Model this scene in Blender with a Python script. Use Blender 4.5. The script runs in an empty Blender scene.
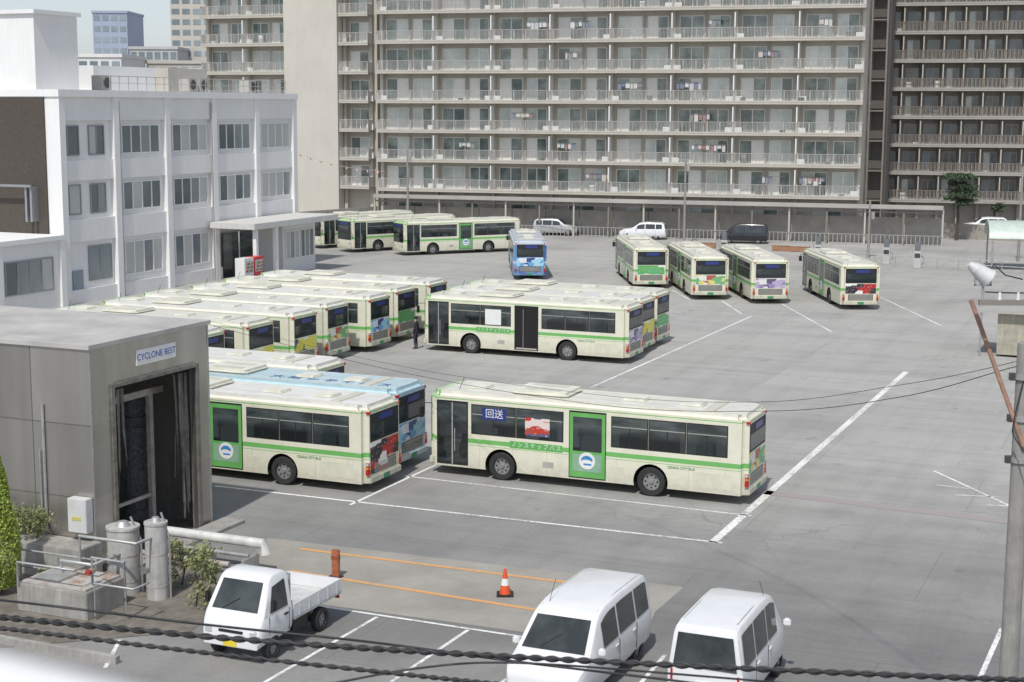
import bpy, bmesh, math, random
from mathutils import Vector, Matrix
random.seed(7)
F_PX=1550.0; H=12.7; YH=108.0; ROLL=0.004
P=math.atan((341-YH)/F_PX); SP,CP=math.sin(P),math.cos(P)
A=math.radians(23.5)
U=Vector((math.cos(A),-math.sin(A),0)); V=Vector((math.sin(A),math.cos(A),0))
YR=-A
scene=bpy.context.scene; COL=scene.collection

# ---------- survey helpers (ground points from sight angles) ----------
def ray(px,py):
    dx,dy=px-512,py-341
    a=dx*math.cos(ROLL)+dy*math.sin(ROLL); b=-dx*math.sin(ROLL)+dy*math.cos(ROLL)
    return Vector((a,F_PX*CP-b*SP,-F_PX*SP-b*CP))/F_PX
def G(px,py,z=0.0):
    r=ray(px,py); t=(z-H)/r.z
    return Vector((r.x*t,r.y*t,z))
def D3(px,py,d):
    r=ray(px,py); return Vector((r.x*d,r.y*d,H+r.z*d))

# ---------- materials ----------
MATS={}
def nodes(name):
    m=bpy.data.materials.new(name); m.use_nodes=True
    nt=m.node_tree; b=nt.nodes['Principled BSDF']
    return m,nt,b
def nnode(nt,t,**kw):
    n=nt.nodes.new(t)
    for k,v in kw.items():
        setattr(n,k,v)
    return n
def tc(nt,kind='Object'):
    return nnode(nt,'ShaderNodeTexCoord').outputs[kind]
def noise(nt,vec,scale,detail=4,rough=.55):
    n=nnode(nt,'ShaderNodeTexNoise'); n.inputs['Scale'].default_value=scale
    n.inputs['Detail'].default_value=detail; n.inputs['Roughness'].default_value=rough
    nt.links.new(vec,n.inputs['Vector']); return n.outputs['Fac']
def ramp(nt,fac,stops,interp='LINEAR'):
    r=nnode(nt,'ShaderNodeValToRGB'); r.color_ramp.interpolation=interp
    e=r.color_ramp.elements
    while len(e)<len(stops): e.new(.5)
    for i,(p,c) in enumerate(stops):
        e[i].position=p
        if not hasattr(c,'__len__'): c=(c,c,c)
        e[i].color=(*c,1)
    nt.links.new(fac,r.inputs[0]); return r.outputs[0]
def mix(nt,fac,a,b,blend='MIX'):
    m=nnode(nt,'ShaderNodeMix'); m.data_type='RGBA'; m.blend_type=blend
    for s,v in ((0,fac),(6,a),(7,b)):
        if hasattr(v,'links') : nt.links.new(v,m.inputs[s])
        elif s==0: m.inputs[0].default_value=v
        else: m.inputs[s].default_value=(*v,1)
    return m.outputs[2]
def mth(nt,op,a,b=None,c=None):
    m=nnode(nt,'ShaderNodeMath'); m.operation=op
    for i,v in enumerate((a,b,c)):
        if v is None: continue
        if hasattr(v,'links'): nt.links.new(v,m.inputs[i])
        else: m.inputs[i].default_value=v
    return m.outputs[0]
def scaled(nt,vec,s):
    m=nnode(nt,'ShaderNodeMapping'); m.inputs['Scale'].default_value=s
    nt.links.new(vec,m.inputs['Vector']); return m.outputs[0]
def mk(name,c,rough=.6,metal=0.,var=.15,scale=2.5,bump=0.,streak=0.,spec=None,coat=0.):
    if name in MATS: return MATS[name]
    m,nt,b=nodes(name); v=tc(nt)
    n=noise(nt,v,scale,6,.65)
    f=ramp(nt,n,[(.3,1-var),(.7,1+var*.3)])
    col=mix(nt,1.0,c,f,'MULTIPLY')
    if streak>0:
        s=noise(nt,scaled(nt,v,(3,3,.25)),2.0,5,.7)
        sf=ramp(nt,s,[(.45,1-streak),(.7,1.0)])
        col=mix(nt,1.0,col,sf,'MULTIPLY')
    nt.links.new(col,b.inputs['Base Color'])
    b.inputs['Roughness'].default_value=rough; b.inputs['Metallic'].default_value=metal
    if spec is not None: b.inputs['Specular IOR Level'].default_value=spec
    if coat: b.inputs['Coat Weight'].default_value=coat
    if bump>0:
        bn=nnode(nt,'ShaderNodeBump'); bn.inputs['Strength'].default_value=bump; bn.inputs['Distance'].default_value=.02
        nt.links.new(noise(nt,v,scale*12,3),bn.inputs['Height']); nt.links.new(bn.outputs[0],b.inputs['Normal'])
    MATS[name]=m; return m
def glassmat(name,c1,c2,scale=1.5,rough=.08,spec=.6):
    m,nt,b=nodes(name); v=tc(nt)
    g=nnode(nt,'ShaderNodeNewGeometry').outputs['Position']
    n=noise(nt,g,scale,3,.6)
    col=ramp(nt,n,[(.40,c1),(.64,c2)])
    nt.links.new(col,b.inputs['Base Color']); b.inputs['Roughness'].default_value=rough
    b.inputs['Specular IOR Level'].default_value=spec
    MATS[name]=m; return m
def sep(nt,v):
    s=nnode(nt,'ShaderNodeSeparateXYZ'); nt.links.new(v,s.inputs[0]); return s.outputs
def band(nt,x,lo,hi):
    return mth(nt,'MULTIPLY',mth(nt,'GREATER_THAN',x,lo),mth(nt,'LESS_THAN',x,hi))
GREEN=(.17,.47,.13); CREAM=(.74,.72,.58)
def buspaint(name,base,stripe,roof,front=(.50,.66,.40),low=None):
    m,nt,b=nodes(name); v=tc(nt); o=sep(nt,v)
    col=mix(nt,mth(nt,'GREATER_THAN',o[2],2.84),base,roof)
    if low: 
        n=noise(nt,scaled(nt,v,(.5,1,1.2)),1.1,2)
        col=mix(nt,ramp(nt,n,[(.47,0.),(.5,1.)]),col,low)
        col=mix(nt,mth(nt,'GREATER_THAN',o[2],2.6),col,roof)
    ft=mth(nt,'MULTIPLY',mth(nt,'GREATER_THAN',o[0],5.3),mth(nt,'GREATER_THAN',o[2],2.68))
    col=mix(nt,ft,col,front)
    st=mth(nt,'MAXIMUM',band(nt,o[2],1.22,1.38),mth(nt,'MAXIMUM',band(nt,o[2],2.715,2.745),band(nt,o[2],1.14,1.16)))
    col=mix(nt,st,col,stripe)
    fx=mth(nt,'FRACT',mth(nt,'MULTIPLY',o[0],.8)); sm=mth(nt,'MULTIPLY',mth(nt,'LESS_THAN',fx,.010),mth(nt,'LESS_THAN',o[2],1.2))
    col=mix(nt,mth(nt,'MULTIPLY',sm,.5),col,(.2,.2,.17))
    n=noise(nt,v,1.8,6,.7); col=mix(nt,1.0,col,ramp(nt,n,[(.3,.86),(.65,1.)]),'MULTIPLY')
    dz=mth(nt,'SUBTRACT',.95,o[2]); dz=mth(nt,'MAXIMUM',dz,0.)
    n2=noise(nt,scaled(nt,v,(1,1,2)),4,5)
    dz=mth(nt,'MULTIPLY',dz,mth(nt,'MULTIPLY',n2,.9))
    col=mix(nt,dz,col,(.16,.14,.11))
    rg=noise(nt,scaled(nt,v,(.6,2.5,1)),1.5,6,.7)
    rf=mth(nt,'MULTIPLY',mth(nt,'GREATER_THAN',o[2],2.9),ramp(nt,rg,[(.48,0.),(.72,.5)]))
    col=mix(nt,rf,col,(.38,.36,.30))
    nt.links.new(col,b.inputs['Base Color']); b.inputs['Roughness'].default_value=.36
    b.inputs['Coat Weight'].default_value=.15
    MATS[name]=m; return m
def admat(name,cols,scale=2.2):
    m,nt,b=nodes(name); v=tc(nt,'Object')
    vo=nnode(nt,'ShaderNodeTexVoronoi'); vo.distance='CHEBYCHEV'; vo.inputs['Scale'].default_value=scale
    nt.links.new(scaled(nt,v,(1,1,1.7)),vo.inputs['Vector'])
    s=sep(nt,vo.outputs['Color'])
    k=len(cols); col=ramp(nt,s[0],[(i/k,c) for i,c in enumerate(cols)],'CONSTANT')
    w=nnode(nt,'ShaderNodeTexVoronoi'); w.distance='MANHATTAN'; w.inputs['Scale'].default_value=11
    nt.links.new(scaled(nt,v,(1,1,1.3)),w.inputs['Vector'])
    o=sep(nt,v); row=mth(nt,'GREATER_THAN',mth(nt,'FRACT',mth(nt,'MULTIPLY',o[2],4.5)),.45)
    tx=mth(nt,'MULTIPLY',mth(nt,'LESS_THAN',w.outputs['Distance'],.33),row)
    col=mix(nt,tx,col,cols[-1])
    nt.links.new(col,b.inputs['Base Color']); b.inputs['Roughness'].default_value=.4
    MATS[name]=m; return m
def busglass():
    m,nt,b=nodes('bus_glass'); v=tc(nt); o=sep(nt,v)
    vo=nnode(nt,'ShaderNodeTexVoronoi'); vo.distance='CHEBYCHEV'; vo.inputs['Scale'].default_value=1.5; vo.inputs['Randomness'].default_value=.75
    nt.links.new(scaled(nt,v,(1,.05,.9)),vo.inputs['Vector'])
    s=sep(nt,vo.outputs['Color'])
    seat=ramp(nt,s[0],[(0.,(.014,.017,.018)),(.45,(.035,.042,.045)),(.75,(.020,.030,.032)),(.9,(.05,.055,.07))],'CONSTANT')
    up=ramp(nt,mth(nt,'MULTIPLY',mth(nt,'SUBTRACT',o[2],1.9),2.),[(0.,0.),(.35,.65),(.9,.8)])  # paler upper glass: light through the opposite windows put into the colour
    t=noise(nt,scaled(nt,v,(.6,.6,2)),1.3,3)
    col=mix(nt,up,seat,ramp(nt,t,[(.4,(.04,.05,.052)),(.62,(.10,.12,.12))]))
    nt.links.new(col,b.inputs['Base Color']); b.inputs['Roughness'].default_value=.07; b.inputs['Specular IOR Level'].default_value=.6
    MATS['bus_glass']=m; return m

WHITEP=mk('white_car_paint',(.74,.745,.75),.28,var=.07,coat=.4)
SILVERP=mk('silver_car_paint',(.5,.51,.52),.3,.3,var=.06)
BLACKP=mk('black_car_paint',(.02,.02,.025),.2,var=.1,coat=.5)
BLK=mk('black_rubber_trim',(.018,.018,.02),.55)
TYRE=mk('tyre_rubber',(.03,.03,.03),.85,var=.3)
DARK=mk('dark_cavity',(.012,.012,.013),.9)
RIM=mk('wheel_steel',(.34,.34,.33),.45,.4,var=.3,scale=9)
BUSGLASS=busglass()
CARGLASS=glassmat('car_glass',(.03,.036,.038),(.06,.07,.07),1.2,.05)
OFFA=glassmat('office_glass_dark',(.13,.155,.16),(.18,.21,.215),.2,.08)
OFFB=glassmat('office_glass_mid',(.24,.27,.275),(.31,.34,.34),.2,.1)
OFFC=glassmat('office_blind',(.46,.47,.45),(.52,.53,.51),.2,.3)
APTG1=glassmat('flat_glass_dark',(.10,.135,.125),(.30,.36,.33),.5,.1,1.)
APTG2=glassmat('flat_glass_curtain',(.48,.53,.49),(.68,.72,.67),.5,.15,1.)
APTG3=glassmat('flat_glass_pale',(.78,.78,.72),(.84,.84,.78),.6,.3)
DKG=glassmat('flat_glass_gallery',(.08,.085,.085),(.20,.215,.205),.5,.12,1.)
FARG=glassmat('far_glass',(.14,.18,.20),(.28,.33,.36),.1,.1)
BODY=buspaint('bus_paint_cream',CREAM,GREEN,(.76,.75,.67))
BODYW=buspaint('bus_paint_white_roof',CREAM,GREEN,(.80,.79,.75))
BODYBLUE=buspaint('bus_wrap_pale_blue',(.72,.75,.74),(.36,.54,.66),(.50,.66,.72),(.6,.72,.78),(.52,.66,.74))
BODYDB=buspaint('bus_wrap_blue',(.10,.18,.42),(.5,.6,.75),(.55,.60,.66),(.2,.3,.5),(.16,.32,.54))
BODYRED=buspaint('bus_wrap_mixed',CREAM,GREEN,(.76,.75,.67),low=(.66,.65,.52))
ROOFU=mk('roof_unit_cream',(.72,.71,.61),.5,var=.2)
ROOFG=mk('roof_rail_grey',(.40,.40,.36),.5)
ROOFL=mk('roof_louvre_cream',(.56,.55,.47),.6)
GRN=mk('door_green',(.14,.42,.11),.35)
WHT=mk('white_enamel',(.76,.76,.75),.35,var=.08)
REDL=mk('red_lens',(.45,.02,.015),.2)
AMBL=mk('amber_lens',(.7,.25,.02),.2)
CLEARL=mk('clear_lens',(.5,.52,.53),.12)
SIGNB=mk('display_blue',(.03,.05,.22),.3)
POSTR=admat('poster_red',[(.5,.05,.03),(.42,.07,.05),(.10,.10,.22),(.7,.6,.55)],3)
ADS=[admat('advert_a',[(.68,.62,.08),(.72,.66,.10),(.75,.75,.72),(.06,.08,.2)],1.5),
 admat('advert_b',[(.74,.74,.70),(.70,.70,.62),(.7,.62,.2),(.1,.1,.12)]),
 admat('advert_c',[(.1,.38,.13),(.12,.42,.18),(.14,.40,.12),(.8,.8,.75)],1.2),
 admat('advert_d',[(.35,.62,.72),(.70,.74,.76),(.15,.36,.6),(.05,.08,.25)]),
 admat('advert_e',[(.04,.03,.035),(.42,.03,.03),(.05,.03,.04),(.8,.78,.75)],1.6),
 admat('advert_f',[(.45,.38,.52),(.7,.7,.7),(.3,.22,.42),(.12,.1,.18)]),
 admat('advert_g',[(.16,.42,.2),(.72,.72,.66),(.66,.60,.2),(.45,.1,.08)])]
CONC=mk('concrete_weathered',(.44,.425,.39),.85,var=.35,scale=1.3,bump=.3,streak=.25)
CONCP=mk('pole_concrete',(.36,.345,.32),.85,var=.25,scale=3,bump=.2,streak=.2)
OFFW=mk('office_white_render',(.82,.815,.80),.75,var=.06,scale=.3,streak=.06)
APTW=mk('apartment_wall_beige',(.54,.505,.435),.8,var=.08,scale=.4,streak=.06)
APTS=mk('apartment_slab_edge',(.52,.49,.43),.8,var=.08,scale=.6,streak=.10)
APTW2=mk('apartment_wall_grey',(.34,.315,.28),.8,var=.15,scale=.4,streak=.1)
RAILM=mk('railing_metal',(.43,.415,.39),.5,.1)
STEELG=mk('galvanised_steel',(.46,.46,.45),.45,.4,var=.3)
BROWNM=mk('brown_steel',(.24,.21,.18),.6,var=.2)
ORANGE=mk('orange_plastic',(.75,.10,.03),.5)
def brickmat(name,c1,c2,mortar,sx=1,scale=5):
    m,nt,b=nodes(name); v=tc(nt); o=sep(nt,v)
    cm=nnode(nt,'ShaderNodeCombineXYZ'); nt.links.new(mth(nt,'ADD',o[0],o[1]),cm.inputs[0]); nt.links.new(o[2],cm.inputs[1])
    br=nnode(nt,'ShaderNodeTexBrick'); br.inputs['Scale'].default_value=scale
    br.inputs['Color1'].default_value=(*c1,1); br.inputs['Color2'].default_value=(*c2,1); br.inputs['Mortar'].default_value=(*mortar,1)
    nt.links.new(cm.outputs[0],br.inputs['Vector']); nt.links.new(br.outputs[0],b.inputs['Base Color'])
    b.inputs['Roughness'].default_value=.8; MATS[name]=m; return m
BROWNT=brickmat('brown_tile',(.070,.056,.046),(.095,.078,.064),(.045,.038,.032),scale=4)

# ---------- mesh builder ----------
class MB:
    def __init__(s): s.v=[]; s.f=[]; s.m=[]; s.mats=[]
    def mi(s,mat):
        if mat not in s.mats: s.mats.append(mat)
        return s.mats.index(mat)
    def add(s,vs,fs,mat):
        o=len(s.v); s.v+= [tuple(v) for v in vs]; k=s.mi(mat)
        for f in fs: s.f.append([i+o for i in f]); s.m.append(k)
        return s
    def box(s,x0,x1,y0,y1,z0,z1,mat):
        if x0>x1:x0,x1=x1,x0
        if y0>y1:y0,y1=y1,y0
        v=[(x0,y0,z0),(x1,y0,z0),(x1,y1,z0),(x0,y1,z0),(x0,y0,z1),(x1,y0,z1),(x1,y1,z1),(x0,y1,z1)]
        return s.add(v,[(0,3,2,1),(4,5,6,7),(0,1,5,4),(1,2,6,5),(2,3,7,6),(3,0,4,7)],mat)
    def quad(s,p,mat): return s.add(p,[tuple(range(len(p)))],mat)
    def cyl(s,p0,p1,r0,mat,r1=None,n=16):
        r1=r0 if r1 is None else r1
        p0=Vector(p0);p1=Vector(p1); d=(p1-p0).normalized()
        a=d.orthogonal().normalized(); b=d.cross(a)
        v=[];
        for p,r in((p0,r0),(p1,r1)):
            for i in range(n):
                t=2*math.pi*i/n; v.append(p+a*r*math.cos(t)+b*r*math.sin(t))
        f=[(i,(i+1)%n,n+(i+1)%n,n+i) for i in range(n)]
        f.append(tuple(range(n-1,-1,-1))); f.append(tuple(range(n,2*n)))
        return s.add(v,f,mat)
    def tube(s,path,r,mat,n=6):
        path=[Vector(p) for p in path]; v=[];k=len(path)
        for i,p in enumerate(path):
            d=(path[min(i+1,k-1)]-path[max(i-1,0)]).normalized()
            a=d.cross(Vector((0,0,1)));
            if a.length<.05: a=d.cross(Vector((0,1,0)))
            a.normalize(); b=d.cross(a)
            rr=r[i] if hasattr(r,'__len__') else r
            for j in range(n):
                t=2*math.pi*j/n; v.append(p+a*rr*math.cos(t)+b*rr*math.sin(t))
        f=[]
        for i in range(k-1):
            for j in range(n): f.append((i*n+j,i*n+(j+1)%n,(i+1)*n+(j+1)%n,(i+1)*n+j))
        f.append(tuple(range(n-1,-1,-1))); f.append(tuple((k-1)*n+j for j in range(n)))
        return s.add(v,f,mat)
    def mesh(s,name,bevel=0,seg=2,smooth=None):
        me=bpy.data.meshes.new(name); me.from_pydata(s.v,[],s.f)
        for m in s.mats: me.materials.append(m)
        me.polygons.foreach_set('material_index',s.m)
        bm=bmesh.new(); bm.from_mesh(me)
        bmesh.ops.recalc_face_normals(bm,faces=bm.faces)
        if bevel>0:
            es=[e for e in bm.edges if len(e.link_faces)==2 and e.calc_face_angle(0)>.5]
            bmesh.ops.bevel(bm,geom=es,offset=bevel,segments=seg,affect='EDGES',clamp_overlap=True)
        bm.to_mesh(me); bm.free()
        if smooth or bevel>0:
            me.shade_smooth(); me.set_sharp_from_angle(angle=math.radians(smooth or 35))
        return me
    def ob(s,name,parent=None,loc=(0,0,0),rz=0,bevel=0,seg=2,smooth=None,me=None):
        return put(name,s.mesh(name,bevel,seg,smooth),parent,loc,rz)
def put(name,data,parent=None,loc=(0,0,0),rz=0):
    o=bpy.data.objects.new(name,data); COL.objects.link(o)
    o.location=loc; o.rotation_euler=(0,0,rz)
    if parent: o.parent=parent
    return o
def tag(o,label,cat,group=None):
    o['label']=label; o['category']=cat
    if group: o['group']=group
    return o
def root(name,label,cat,loc=(0,0,0),rz=0,group=None):
    o=put(name,None,None,loc,rz); o.empty_display_size=.3
    return tag(o,label,cat,group)
def dup(o,parent=None):
    n=o.copy(); COL.objects.link(n); n.parent=parent
    for c in list(o.children): dup(c,n)
    return n
def wipe(o):
    for c in list(o.children): wipe(c)
    bpy.data.objects.remove(o)
def cut(o,cyls):
    """wheel arches: subtract dark cylinders (x,z,r,y0,y1)"""
    if DARK.name not in [m.name for m in o.data.materials]: o.data.materials.append(DARK)
    cs=[]
    for (x,z,r,y0,y1) in cyls:
        c=MB().cyl((x,y0,z),(x,y1,z),r,DARK,n=28).ob('cutter'); cs.append(c)
        m=o.modifiers.new('b','BOOLEAN'); m.object=c; m.operation='DIFFERENCE'; m.solver='EXACT'
        try: m.material_mode='TRANSFER'
        except Exception: pass
    bpy.context.view_layer.update()
    dg=bpy.context.evaluated_depsgraph_get()
    me=bpy.data.meshes.new_from_object(o.evaluated_get(dg))
    o.modifiers.clear(); o.data=me
    me.shade_smooth(); me.set_sharp_from_angle(angle=math.radians(32))
    for c in cs: bpy.data.objects.remove(c)
def text(name,body,size,parent,loc,rot,mat,ext=.004,sx=1):
    c=bpy.data.curves.new(name,'FONT'); c.body=body; c.size=size; c.extrude=ext; c.align_x='CENTER'; c.align_y='CENTER'
    t=bpy.data.objects.new('tmp',c); COL.objects.link(t); bpy.context.view_layer.update()
    me=bpy.data.meshes.new_from_object(t.evaluated_get(bpy.context.evaluated_depsgraph_get()))
    bpy.data.objects.remove(t); me.materials.clear(); me.materials.append(mat)
    o=put(name,me,parent,loc); o.rotation_euler=rot; o.scale=(sx,1,1); return o
def setmat(o,mat,i=0):
    o.material_slots[i].link='OBJECT'; o.material_slots[i].material=mat

# ---------- wheel ----------
def wheel(parent,x,y,r,w,side,dual=False):
    t=MB(); rings=[(r*.62,-w/2),(r*.93,-w/2),(r,-w*.36),(r,w*.36),(r*.93,w/2),(r*.62,w/2),(r*.60,w*.2)]
    n=28; vs=[];fs=[]
    for rr,yy in rings:
        for i in range(n):
            a=2*math.pi*i/n; vs.append((rr*math.cos(a),yy*side,rr*math.sin(a)))
    k=len(rings)
    for q in range(k-1):
        for i in range(n): fs.append((q*n+i,q*n+(i+1)%n,(q+1)*n+(i+1)%n,(q+1)*n+i))
    t.add(vs,fs,TYRE)
    wh=put('wheel',None,parent,(x,y,r)); wh.empty_display_size=.1
    t.ob('tyre',wh,smooth=40)
    m=MB(); m.cyl((0,-w*.3*side,0),(0,w*.22*side,0),r*.62,RIM,n=24)
    m.cyl((0,w*.22*side,0),(0,w*.42*side,0),r*.2,RIM,r1=r*.15,n=12)
    for i in range(8):
        a=i*math.pi/4; cx,cz=r*.42*math.cos(a),r*.42*math.sin(a)
        m.cyl((cx,w*.2*side,cz),(cx,w*.235*side,cz),r*.07,DARK,n=8)
    m.cyl((0,w*.221*side,0),(0,w*.23*side,0),r*.58,RIM,n=24)
    m.ob('rim',wh)
    return wh

# ---------- BUS ----------
L2=5.7; W2=1.25
def make_bus():
    r=root('city_bus','bus','bus')
    bm=bmesh.new(); bmesh.ops.create_cube(bm,size=1)
    for v in bm.verts:
        v.co.x*=2*L2; v.co.y*=2*W2; v.co.z=.33 if v.co.z<0 else 2.97
    es=[e for e in bm.edges if abs(e.verts[0].co.z-e.verts[1].co.z)>1]
    bmesh.ops.bevel(bm,geom=es,offset=.2,segments=5,affect='EDGES')
    es=[e for e in bm.edges if e.verts[0].co.z>2.9 and e.verts[1].co.z>2.9 and len(e.link_faces)==2 and e.calc_face_angle(0)>.5]
    bmesh.ops.bevel(bm,geom=es,offset=.16,segments=5,affect='EDGES')
    bmesh.ops.recalc_face_normals(bm,faces=bm.faces)
    me=bpy.data.meshes.new('body'); bm.to_mesh(me); bm.free(); me.materials.append(BODY)
    body=put('body',me,r)
    xf,xr=L2-2.75,L2-8.15
    cut(body,[(xf,.5,.6,-1.4,-.75),(xf,.5,.6,.75,1.4),(xr,.5,.6,-1.4,-.6),(xr,.5,.6,.6,1.4)])
    for x in (xf,xr):
        for s in(1,-1): wheel(r,x,s*1.08,.49,.28,s)
    def win(f0,f1,side,z0=1.55,z1=2.60,slide=True,name='window'):
        b=MB(); x0,x1=L2-f1,L2-f0; y=W2*side; e=side
        b.box(x0,x1,y-.02*e,y+.006*e,z0,z1,BLK)
        g=.035
        b.box(x0+g,x1-g,y,y+.011*e,z0+g,z1-g,BUSGLASS)
        if slide:
            b.box(x0+g,x1-g,y,y+.018*e,z1-.36,z1-.335,ROOFG)
            xm=(x0+x1)/2; b.box(xm-.014,xm+.014,y,y+.018*e,z0+g,z1-.36,BLK)
        b.ob(name,r)
    for f0,f1 in((1.62,3.3),(3.31,5.05),(6.75,8.05),(8.06,9.35),(9.36,10.75)): win(f0,f1,1)
    for f0,f1 in((.35,1.5),(1.51,2.95),(2.96,4.4),(4.41,5.85),(5.86,7.3),(7.31,8.95),(8.96,10.7)): win(f0,f1,-1)
    d=MB(); x0,x1=L2-1.5,L2-.3
    d.box(x0,x1,W2-.02,W2+.006,.40,2.66,BLK)
    for a,bq in((x0+.05,(x0+x1)/2-.02),((x0+x1)/2+.02,x1-.05)):
        d.box(a,bq,W2,W2+.011,.5,1.35,BUSGLASS); d.box(a,bq,W2,W2+.011,1.4,2.58,BUSGLASS)
    d.box((x0+x1)/2-.02,(x0+x1)/2+.02,W2,W2+.02,.42,2.6,ROOFG)
    d.tube([((x0+x1)/2-.1,W2+.03,.9),((x0+x1)/2-.1,W2+.03,1.7)],.014,RAILM)
    d.ob('front_door',r)
    d=MB(); x0,x1=L2-6.55,L2-5.28
    d.box(x0-.03,x1+.03,W2-.02,W2+.006,.38,2.68,BLK)
    d.box(x0,x1,W2,W2+.016,.42,2.62,GRN)
    d.box(x0+.12,x1-.12,W2,W2+.022,1.32,2.48,BUSGLASS)
    d.box(x0+.12,x1-.12,W2,W2+.022,.62,1.22,mk('door_glass_pale',(.26,.42,.30),.2))
    dd=d.ob('middle_door',r)
    e=MB(); e.cyl((0,0,0),(0,.008,0),.29,WHT,n=28); 
    BL=mk('emblem_blue',(.05,.25,.55),.3)
    vs=[];
    for i in range(9):
        a=math.pi*(.1+.8*i/8); vs.append((.22*math.cos(a),.014,.2*math.sin(a)-.02))
    for i in range(9):
        a=math.pi*(.9-.8*i/8); vs.append((.2*math.cos(a)+.02,.014,.09*math.sin(a)-.04))
    e.quad(vs,BL); e.box(-.16,.12,.006,.012,-.15,-.09,BL)
    e.ob('emblem',dd,((x0+x1)/2,W2+.022,1.0))
    a=MB(); a.box(L2-5.0,L2-2.9,-.8,.8,2.93,3.14,ROOFU); ac=a.ob('air_conditioner',r,bevel=.09,seg=4)
    g=MB()
    for yy in(-.4,.4): g.box(L2-4.6,L2-3.3,yy-.2,yy+.2,3.14,3.15,ROOFL)
    g.ob('grille',ac)
    for f in(1.4,7.2,9.2):
        MB().box(L2-f-.4,L2-f+.4,-.38,.38,2.93,3.05,ROOFU).ob('roof_hatch',r,bevel=.05)
    a=MB(); a.box(L2-10.2,L2-9.8,-.9,.9,2.94,3.0,ROOFL); a.ob('roof_vent',r,bevel=.02)
    for s in(1,-1):
        a=MB(); a.box(-L2+.3,L2-.4,s*1.02,s*1.05,2.95,2.98,ROOFL); a.ob('roof_gutter',r)
    a=MB(); a.tube([(L2-.9,.7,2.95),(L2-1.1,.7,3.4)],.010,BLK); a.ob('antenna',r)
    FC=mk('flap_cream',(.64,.625,.50),.5)
    for (f0,f1,z0,z1,mm) in ((4.3,4.7,.62,.82,ROOFG),(6.75,7.2,.5,.9,FC),(9.6,10.9,.48,1.0,FC)):
        MB().box(L2-f1,L2-f0,W2-.005,W2+.006,z0,z1,mm).ob('service_flap',r)
    # rear
    xb=-L2
    b=MB(); b.box(xb+.02,xb-.006,-1.0,1.0,1.72,2.66,BLK); b.box(xb,xb-.012,-.93,.93,1.8,2.3,BUSGLASS); b.ob('rear_window',r)
    b=MB(); b.box(xb,xb-.02,-.55,.35,2.38,2.58,SIGNB); b.ob('destination_display',r)
    b=MB(); b.box(xb+.01,xb-.01,-.98,.98,1.05,1.68,ADS[0]); b.ob('rear_advertisement',r)
    b=MB(); b.box(xb+.01,xb-.008,-.8,.8,.62,1.0,mk('grille_dark',(.12,.12,.105),.6))
    for i in range(5): b.box(xb,xb-.02,-.75,.75,.66+i*.065,.69+i*.065,ROOFG)
    b.ob('engine_grille',r)
    b=MB(); b.box(xb+.1,xb-.07,-1.1,1.1,.34,.56,mk('bumper_cream',(.58,.57,.46),.5,var=.3)); b.ob('rear_bumper',r,bevel=.03)
    for s in(1,-1):
        b=MB(); b.box(xb+.1,xb-.03,s*1.02,s*1.16,.62,.8,REDL); b.box(xb+.1,xb-.03,s*1.02,s*1.16,.81,.92,AMBL); b.box(xb+.1,xb-.03,s*1.02,s*1.16,.93,1.05,CLEARL); b.ob('tail_light',r,bevel=.015)
        b=MB(); b.box(xb+.1,xb-.02,s*1.0,s*1.1,2.68,2.76,REDL); b.ob('marker_light',r)
    b=MB(); b.box(xb-.075,xb-.085,-.2,.2,.36,.53,mk('plate_green',(.05,.25,.12),.4)); b.ob('licence_plate',r)
    # front
    xb=L2
    b=MB(); b.box(xb-.02,xb+.006,-1.06,1.06,1.12,2.72,BLK); b.box(xb,xb+.014,-1.02,1.02,1.18,2.38,BUSGLASS); b.ob('windscreen',r)
    b=MB(); b.box(xb,xb+.02,-.75,.75,2.44,2.66,SIGNB); b.ob('destination_display',r)
    b=MB(); b.box(xb-.1,xb+.07,-1.12,1.12,.34,.6,mk('bumper_cream',(.5,.49,.38),.5)); b.ob('front_bumper',r,bevel=.03)
    for s in(1,-1):
        b=MB(); b.box(xb-.05,xb+.025,s*.7,s*1.04,.7,.92,CLEARL); b.ob('headlight',r,bevel=.02)
        b=MB(); b.tube([(xb-.05,s*1.15,2.5),(xb+.25,s*1.3,2.5),(xb+.28,s*1.34,2.35)],.018,BLK); b.box(xb+.22,xb+.3,s*1.22,s*1.42,2.0,2.36,BLK); b.ob('mirror',r)
    return r
BT=make_bus()
BG='city buses parked in the depot yard'
def bus(px,py,heading,label,body=None,ad=None,anchor='rl',extra=None,off=(0,0)):
    h=heading; f=Vector((math.cos(h),math.sin(h),0)); l=Vector((-math.sin(h),math.cos(h),0))
    p=G(px,py) if px is not None else py
    p=p+U*off[0]+V*off[1]
    if anchor=='rl': p=p+f*L2-l*W2
    elif anchor=='rc': p=p+f*L2
    elif anchor=='fl': p=p-f*L2-l*W2
    o=dup(BT); o.location=p; o.rotation_euler=(0,0,h)
    tag(o,label,'bus',BG)
    for c in o.children:
        n=c.name.split('.')[0]
        if n=='body' and body: setmat(c,body)
        if n=='rear_advertisement' and ad: setmat(c,ad)
        if n in('front_bumper','rear_bumper','service_flap') and body in (BODYBLUE,BODYDB): setmat(c,body)
    return o
HB=math.pi-A
FLAT=(math.pi/2,0,math.pi)
busA=bus(746,507,HB,'cream city bus with green stripe and green middle door',BODY,ADS[6])
GP=mk('letter_tile_green',(.12,.42,.10),.4)
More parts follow.
